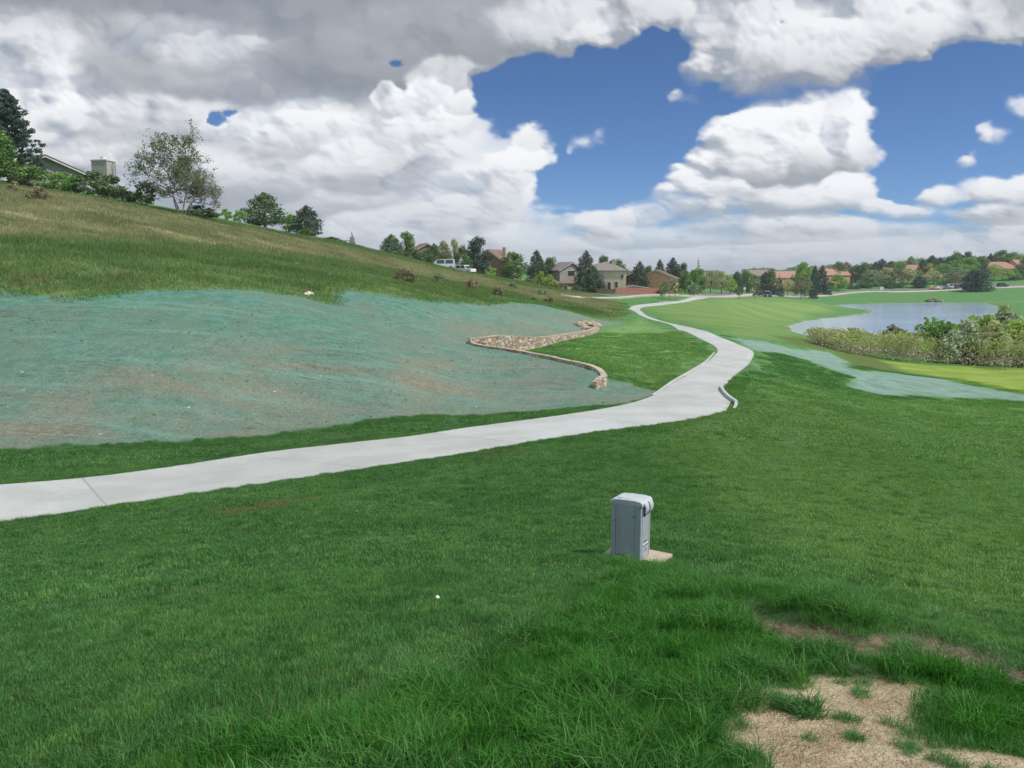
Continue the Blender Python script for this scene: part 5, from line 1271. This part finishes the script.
# grey house behind the crest, with the tall square chimney
def crest_house():
    Y = 118.; x = at(51, 172, Y)[0]; z = at(47, 184, Y)[2]-1.5
    o = empty('house', (x, Y, z), R(24), 'grey sided house on the crest with tall square chimney', 'house')
    zt = at(49, 161, Y)[2]-z; h = zt-2.0; w, d = 8.6, 9
    b = NB(); bx(b, (0, 0, h/2-1.5), (w, d, h+3)); prism(b, [(-w/2, h+.004), (w/2, h+.004), (0, h+2.0)], -d/2+.01, d/2-.01); fin('wall', b, WM['grey'], o)
    b = NB()
    for sg in (-1, 1): prism(b, [(sg*(w/2+.6), h-.2), (0, h+2.02), (0, h+2.3), (sg*(w/2+.6), h+.08)], -d/2-.6, d/2+.6)
    rf = fin('roof', b, RM_['dark'], o)
    b = NB()
    for sg in (-1, 1): prism(b, [(sg*(w/2+.6), h-.35), (0, h+1.87), (0, h+2.08), (sg*(w/2+.6), h-.14)], -d/2-.66, -d/2-.58)
    fin('fascia', b, M_TRIM, rf)
    b = NB(); cyl(b, (-.6, -3.6, h+1.8), (-.6, -3.6, h+2.9), .14); fin('roof_vent', b, M_ROCKD, rf)
    b = NB(); bx(b, (1.9, -d/2-.05, h-.6), (1.6, .1, 1.2)); f = fin('window', b, M_TRIM, o); b = NB(); bx(b, (1.9, -d/2-.12, h-.6), (1.35, .04, .95)); fin('pane', b, M_GLASS, f)
    # chimney stack: built in world axes, then parented
    Yc = 116.; xc = at(104, 172, Yc)[0]; ct = at(104, 161.5, Yc)[2]; zl = gz(xc, Yc)-1
    inv = Matrix.Rotation(R(-24), 4, 'Z') @ Matrix.Translation((-x, -Y, -z))
    def loc(p): return inv @ Vector(p)
    b = NB(); bx(b, loc((xc, Yc, (ct+zl)/2)), (2.5, 1.9, ct-zl), R(-24)-.2); c = fin('chimney', b, wallm('chimney_siding', (.42,.41,.38)), o)
    b = NB(); bx(b, loc((xc, Yc, ct+.08)), (2.7, 2.1, .16), R(-24)-.2); cyl(b, loc((xc+.1, Yc, ct+.1)), loc((xc+.1, Yc, ct+.65)), .42, .42, 14); fin('flue_cap', b, M_TRIM, c)
    b = NB()
    for dx in (1.5, 1.85): bx(b, loc((xc+dx, Yc-.3, (ct+zl)/2)), (.07, .07, ct-zl-.3), R(-24))
    for k in range(12): bx(b, loc((xc+1.675, Yc-.3, zl+.6+k*(ct-zl-1)/12)), (.38, .05, .05), R(-24))
    fin('ladder', b, M_METAL, c)
    # lower wing seen between the bushes
    b = NB(); p = loc((at(122, 190, 118.)[0], 118., at(122, 195, 118.)[2])); bx(b, (p.x, p.y, p.z-2), (5, 5, 4), R(-24)); fin('low_wing', b, WM['grey'], o)
    b = NB(); bx(b, (p.x, p.y, p.z+.12), (5.8, 5.8, .2), R(-24)); fin('wing_roof', b, RM_['grey'], o)
crest_house()
HG = 'houses beyond the path'
house(424, 215, 9, 8, 3.0, 2.6, R(20), 'brown', 'brown', 'small brown roofed house showing left of the parked cars', [('f', -2, 1.8, 1.4, 1.2), ('f', 2, 1.8, 1.4, 1.2)], group=HG, zoff=1.5)
house(495, 222, 10, 9, 5.0, 3.4, R(-25), 'brown', 'brown', 'brown gable house between the tall evergreen and green tree', [('f', 0, 4.2, 1.4, 1.2)], group=HG, zoff=.4, chim=(3, 0, .9, 8.6))
house(565.5, 203, 7.0, 7, 5.2, 1.9, R(24), 'grey', 'grey', 'tan grey gabled left end of the tan house row', [('f', -.2, 4.4, 2.2, 1.5), ('f', -2.2, 1.4, .8, 1.6), ('f', 1.6, 1.4, 1.6, 1.6)], [(.1, 1.0, 2.1)], group=HG, zoff=.3)
def porch():
    pass
house(571, 200.5, 12.5, 4, 2.5, .9, R(16), 'tan', 'brown', 'low lean front wing with peach wall under the gabled house', [('f', -4.2, 1.3, .9, 1.3), ('f', -2.2, 1.3, 1.2, 1.3), ('f', 1.0, 1.3, 1.2, 1.3)], [(4.6, 1.0, 2.0)], hip=True, group=HG, name='garage')
house(584, 208, 12, 7, 4.8, 2.4, R(10), 'tan', 'grey', 'tan house half hidden behind the tall dark pine', [('f', 3.5, 3.8, 1.4, 1.2), ('f', 0, 3.8, 1.4, 1.2)], group=HG, ridge_x=True)
house(606.5, 201, 10.0, 9, 6.1, 2.2, R(-8), 'cream', 'grey', 'cream two storey house with grey hip roof', [('f', 2.6, 2.0, .9, 2.8), ('f', .8, 2.2, 1.0, 2.2), ('f', -2.6, 4.6, 1.2, 1.2), ('f', 4.0, 4.6, .8, 1.2)], hip=True, group=HG, chim=(1.8, -.8, .9, 8.4))
house(627, 212, 8, 7, 3.8, 1.9, R(10), 'plum', 'dark', 'maroon house between cream house and fence pine', [('f', -1, 2.2, 1.2, 1.2), ('f', 1.6, 2.2, 1.2, 1.2)], group=HG, chim=(2.4, -2.5, 1.1, 5.6))
house(633, 202, 7, 3, 1.9, .5, 0, 'grey', 'dark', 'low dark garden shed behind the red fence', [('f', 1.4, 1.2, .8, .7)], group=HG, name='shed')
house(657, 214, 11.0, 9, 4.6, 2.2, R(-16), 'orange', 'brown', 'orange stucco house with brown gable roof behind the fence', [('f', -3.4, 3.6, 1.0, 1.4), ('f', 2.2, 1.6, 1.4, 1.2), ('l', -2.2, 3.6, 2.2, 2.0)], group=HG, chim=None)
RG = 'terracotta roofed houses on the far rise'
for i, (u, Y, w, h, rh, yaw, vt, wm, lb, hip) in enumerate([
 (783,345,16,4.2,2.6,12,270.5,'orange','orange walled terracotta house between spruce and tall bright tree',False),
 (792,352,12,4.0,2.6,-20,271.5,'cream','yellowish terracotta house beside the orange walled one',False),
 (757,400,12,4,2.6,5,270,'white','pale roofed house far beyond the broad dark conifer',False),
 (829,350,17,4.5,3.0,14,268,'orange','left wing of the long terracotta roofs behind the bright tree',False),
 (842,346,16,4.5,3.0,-12,268.5,'tan','middle of the long terracotta roofs with tan walls',True),
 (850,340,12,4.5,2.8,10,271.5,'orange','lower right terracotta roof left of the dark crown',False),
 (916,338,13,4.5,3.2,-14,263.5,'tan','small red roof left of the dark skyline pine',False),
 (933,322,15,4.5,3.4,12,268.5,'orange','salmon roof above the olive tree and parked cars',True),
 (996,322,17,4.5,3.4,-8,260.5,'tan','red roofed house right of the great conifer tip',True),
 (1022,325,14,4.5,3.2,14,259,'orange','red roofed house at the right picture edge',False),
 (892,352,12,4.2,2.8,8,265.5,'tan','pale terracotta roof above the wide olive tree',False)]):
    Y = farY(u, Y); x = ray(u, 272)[0]*Y; zt = at(u, vt, Y)[2]; zg = gz(x, Y)
    house(u, Y, w, 10, h, rh, R(yaw), wm, 'red' if i != 2 else 'grey', lb, [('f', -w*.25, 2.6, 1.6, 1.4), ('f', w*.2, 2.6, 1.6, 1.4)], hip=hip, group=RG, zoff=zt-zg-h-rh, ridge_x=not hip)
# ------------------------------------------------------------------ red fence, white board, retaining bits
def fence():
    Y = 193.; x0, x1 = ray(615, 272)[0]*Y, ray(661, 272)[0]*Y; n = 9
    o = empty('board_fence', ((x0+x1)/2, Y, gz((x0+x1)/2, Y)), 0, 'salmon red board fence in front of the orange house', 'fence'); oz = gz((x0+x1)/2, Y); ox = (x0+x1)/2
    m = wallm('fence_paint', (.62,.27,.22))
    for i in range(n):
        a = x0+(x1-x0)*i/n; b_ = x0+(x1-x0)*(i+1)/n; c = (a+b_)/2; z = gz(c, Y)-oz
        b = NB()
        k = 8
        for j in range(k): bx(b, (a-ox+(b_-a)*(j+.5)/k, .01*(j % 2), z+.82), ((b_-a)/k-.015, .03, 1.66+.02*(j % 2)))
        fin('fence_panel', b, m, o)
        b = NB(); bx(b, (a-ox, .06, z+.86), (.14, .14, 1.9)); fin('post', b, m, o)
    b = NB(); bx(b, (x1-ox, .06, .86), (.14, .14, 1.9)); fin('post', b, m, o)
fence()
def low_wall():
    Y = 190.; x0, x1 = ray(596, 272)[0]*Y, ray(614, 272)[0]*Y; xm = (x0+x1)/2
    o = empty('garden_fence', (xm, Y, gz(xm, Y)), 0, 'dark brown garden fence below the cream house', 'fence'); m = wallm('brown_boards', (.17,.11,.085))
    b = NB()
    for j in range(22): bx(b, (x0-xm+(x1-x0)*(j+.5)/22, 0, .6), ((x1-x0)/22-.02, .04, 1.2))
    fin('boards', b, m, o); b = NB()
    for j in range(4): bx(b, (x0-xm+(x1-x0)*j/3, .07, .65), (.12, .1, 1.3))
    fin('posts', b, m, o)
low_wall()
def board(u, Y, w, h, label, cat, m):
    Y = farY(u, Y); x = ray(u, 272)[0]*Y/ray(u, 272)[1]; z = gz(x, Y); o = empty('roadside_board', (x, Y, z), 0, label, cat)
    b = NB(); bx(b, (0, 0, .35+h/2), (w, .10, h)); fin('panel', b, m, o, .02, 1)
    for s in (-1, 1): b = NB(); bx(b, (s*w*.38, .09, (h+.4)/2-.1), (.1, .08, h+.4)); fin('post', b, M_METAL, o)
board(883, 258, 1.7, 1.45, 'blank white board on two posts beside the far road', 'sign', M_STK)
# ------------------------------------------------------------------ cars
M_TYRE = simple('tyre_rubber', (.03,.03,.03), .9); M_LAMP = simple('lamp_lens', (.65,.62,.58), .2)
def paint(n, c): return simple(n, c, .3, .03, 1, 0, .6)
def car(u, Y, yaw, m, label, kind='car', z=None, group=None, name='parked_car'):
    if u > 900: Y = 300+ (352-300)+(Y-300)*.3
    x = ray(u, 272)[0]*Y/ray(u, 272)[1]; zz = gz(x, Y)+.25*(u > 900)+.02 if z is None else z
    o = empty(name, (x, Y, zz), yaw, label, 'car', group)
    if kind == 'suv': body = [(-2.35,.35),(-2.38,.95),(-2.25,1.1),(2.2,1.0),(2.4,.85),(2.42,.35)]; cab = [(-2.2,1.08),(-2.0,1.72),(-1.7,1.80),(.4,1.78),(1.15,1.06)]
    elif kind == 'van': body = [(-2.5,.35),(-2.52,1.1),(2.3,1.1),(2.6,.8),(2.6,.35)]; cab = [(-2.48,1.08),(-2.4,2.0),(-2.2,2.1),(1.2,2.05),(2.1,1.12)]
    else: body = [(-2.3,.30),(-2.35,.75),(-2.2,.92),(-1.5,.96),(1.2,.92),(2.2,.78),(2.35,.6),(2.35,.30)]; cab = [(-1.75,.94),(-1.1,1.40),(-.7,1.46),(.3,1.44),(1.15,.92)]
    b = NB(); prism(b, body, -.88, .88); fin('body', b, m, o, .06, 2)
    b = NB(); prism(b, cab, -.76, .76); fin('cabin', b, m, o, .05, 2)
    b = NB(); cx = [p[0] for p in cab]; zt = max(p[1] for p in cab); zb = cab[0][1]
    l = min(cx)+.32; r = max(cx)-.62
    for s in (-1, 1):
        for a, c in ((l, (l+r)/2-.05), ((l+r)/2+.05, r)): prism(b, [(a+.05, zb+.08), (c, zb+.08), (c-.08, zt-.12), (a+.15, zt-.12)], s*.765-.01, s*.765+.01)
    fin('side_window', b, M_GLASS, o)
    b = NB(); (xa, za), (xb, zb_) = cab[-2], cab[-1]; prism(b, [(xb-.05, zb_+.06), (xb+.02, zb_+.06), (xa+.05, za-.06), (xa-.02, za-.06)], -.66, .66); fin('windscreen', b, M_GLASS, o)
    for sx in (-1.5, 1.5):
        for sy in (-1, 1):
            b = NB(); cyl(b, (sx, sy*.72, .34), (sx, sy*.93, .34), .34, .34, 18); wh = fin('wheel', b, M_TYRE, o); b = NB(); cyl(b, (sx, sy*.925, .34), (sx, sy*.945, .34), .19, .19, 14); fin('rim', b, M_METAL, wh)
    for sy in (-.6, .6): b = NB(); bx(b, (2.37, sy, .68), (.08, .35, .16)); fin('headlight', b, M_LAMP, o)
    return o
def yz(u, v, Y): return at(u, v, Y)[2]
for a in [(443, 168, R(195), (.55,.66,.64), 'pale mint coloured van parked left on the hill crest', 'van', 270.2), (465, 165, R(-38), (.80,.81,.82), 'white station wagon facing downhill right of the pale van', 'suv', 273.8)]:
    x = ray(a[0], 272)[0]*a[1]; car(a[0], a[1], a[2], paint('car_paint', a[3]), a[4], a[5], z=max(gz(x, a[1])-.15, yz(a[0], a[6], a[1])), group='cars parked on the hill crest')
CG = 'cars on the far road'
for u, Y, c, lb, k in [(936,308,(.75,.42,.22),'orange car leftmost of the cars on the far road','car'),(942,300,(.75,.76,.78),'white car right of the orange car on the far road','car'),(948,299,(.20,.24,.30),'dark blue car between two white cars on the far road','car'),
    (954,303,(.75,.76,.77),'white van right of the dark blue car','van'),(962,298,(.16,.15,.15),'dark car nearest the left of the great conifer','suv'),(1004,288,(.035,.045,.05),'black car alone right of the great conifer','suv')]:
    car(u, Y, R(176 if u % 2 else 4), paint('car_paint', c), lb, k, group=CG)
def golf_cart(u, Y):
    x = ray(u, 272)[0]*Y; o = empty('golf_cart', (x, Y, gz(x, Y)), R(10), 'small blue golf cart with dark roof at the fairway edge', 'golf cart')
    blue = paint('cart_blue', (.05,.12,.42))
    b = NB(); prism(b, [(-1.2,.3),(-1.2,.85),(-.5,.85),(-.4,.45),(.5,.45),(.7,.95),(1.1,.85),(1.25,.5),(1.25,.3)], -.6, .6); fin('body', b, blue, o, .04, 2)
    b = NB(); bx(b, (-.1, 0, 1.85), (1.8, 1.2, .08)); fin('roof', b, M_STK, o, .02, 1)
    for sx in (-.9, .75):
        for sy in (-.55, .55): b = NB(); cyl(b, (sx, sy, .5), (sx*.85, sy, 1.85), .025); fin('roof_post', b, M_METAL, o)
    b = NB(); bx(b, (-.45, 0, .92), (.55, 1.1, .14)); bx(b, (-.75, 0, 1.2), (.12, 1.1, .5)); fin('seat', b, M_DARK, o, .03, 1)
    for sx in (-.8, .85):
        for sy in (-1, 1): b = NB(); cyl(b, (sx, sy*.45, .23), (sx, sy*.62, .23), .23, .23, 14); fin('wheel', b, M_TYRE, o)
golf_cart(766, 246)
x_ = ray(761.5, 272)[0]*219
car(759.5, 252, R(86), paint('car_paint', (.04,.06,.055)), 'dark vehicle parked just left of the blue golf cart', 'suv', name='utility_vehicle')
# small flat signs that stand among the trees
def marker(u, Y, label):
    x = ray(u, 272)[0]*Y; o = empty('marker_sign', (x, Y, gz(x, Y)), 0, label, 'sign')
    b = NB(); cyl(b, (0, 0, 0), (0, 0, 2.2), .05); fin('post', b, M_METAL, o); b = NB(); bx(b, (0, -.06, 2.3), (.75, .04, .75)); fin('panel', b, M_STK, o)
marker(743, 240, 'small white sign left of the thin young tree'); marker(751.5, 240, 'small white sign right behind the thin young tree')

# clods and stones strewn over the seeded bank
def clods():
    ms = []
    for s in range(4):
        r = np.random.default_rng(300+s); b = NB(); bmesh.ops.create_icosphere(b, subdivisions=1, radius=1)
        for v in b.verts: v.co *= 1+.25*r.normal(); v.co.z *= .6
        me = bpy.data.meshes.new('clod'); b.to_mesh(me); b.free(); me.materials.append([simple('clod_earth', (.20,.18,.12), .95), simple('clod_mulch', (.10,.20,.15), .95), simple('clod_stone', (.50,.46,.38), .9), M_CLOD][s]); ms.append(me)
    cl = proto_collection('clods', ms)
    x, y = grid(.62, 24, 95, 44); k = (sdf(HY1, x, y) > .1) & (rng.random(len(x)) < .42+.8*fbm(x*.35, y*.35, 3)); x, y = x[k], y[k]
    s = .018+.045*rng.random(len(x))**3
    sward('soil_clods', (x, y), np.stack([s, s, s], -1), cl, 4, 'small clods and stones strewn over the teal seeded bank', 'clods', e=.8)
    # first blades coming through the mulch
    x, y = grid(.8, 24, 70, 44); k = (sdf(HY1, x, y) > .1) & (rng.random(len(x)) < np.clip(.10+1.0*fbm(x*.2+4, y*.2, 3), 0, .6)); x, y = x[k], y[k]
    s = .25+.35*rng.random(len(x)); sward('seedling_tufts', (x, y), np.stack([s, s, s*.8], -1), tall, 6, 'sparse grass seedlings coming through the teal mulch', 'grass', e=.8)
M_CLOD = simple('clod_pale', (.30,.36,.28), .95)
clods()
# thin spring haze: one closed box round everything, the clouds far outside it
def haze():
    b = NB(); bx(b, (0, 0, -20), (7400, 7400, 110))
    m = bpy.data.materials.new('haze_air'); m.use_nodes = True; nt = m.node_tree; nt.nodes.clear()
    o = nt.nodes.new('ShaderNodeOutputMaterial'); v = nt.nodes.new('ShaderNodeVolumePrincipled'); v.inputs['Density'].default_value = .00022; v.inputs['Color'].default_value = (.86,.92,1,1); v.inputs['Anisotropy'].default_value = .2
    nt.links.new(v.outputs[0], o.inputs['Volume']); fin('haze', b, m, None, kind='stuff', label='thin pale haze in the distance', category='haze')
HAZE = True
if HAZE: haze()
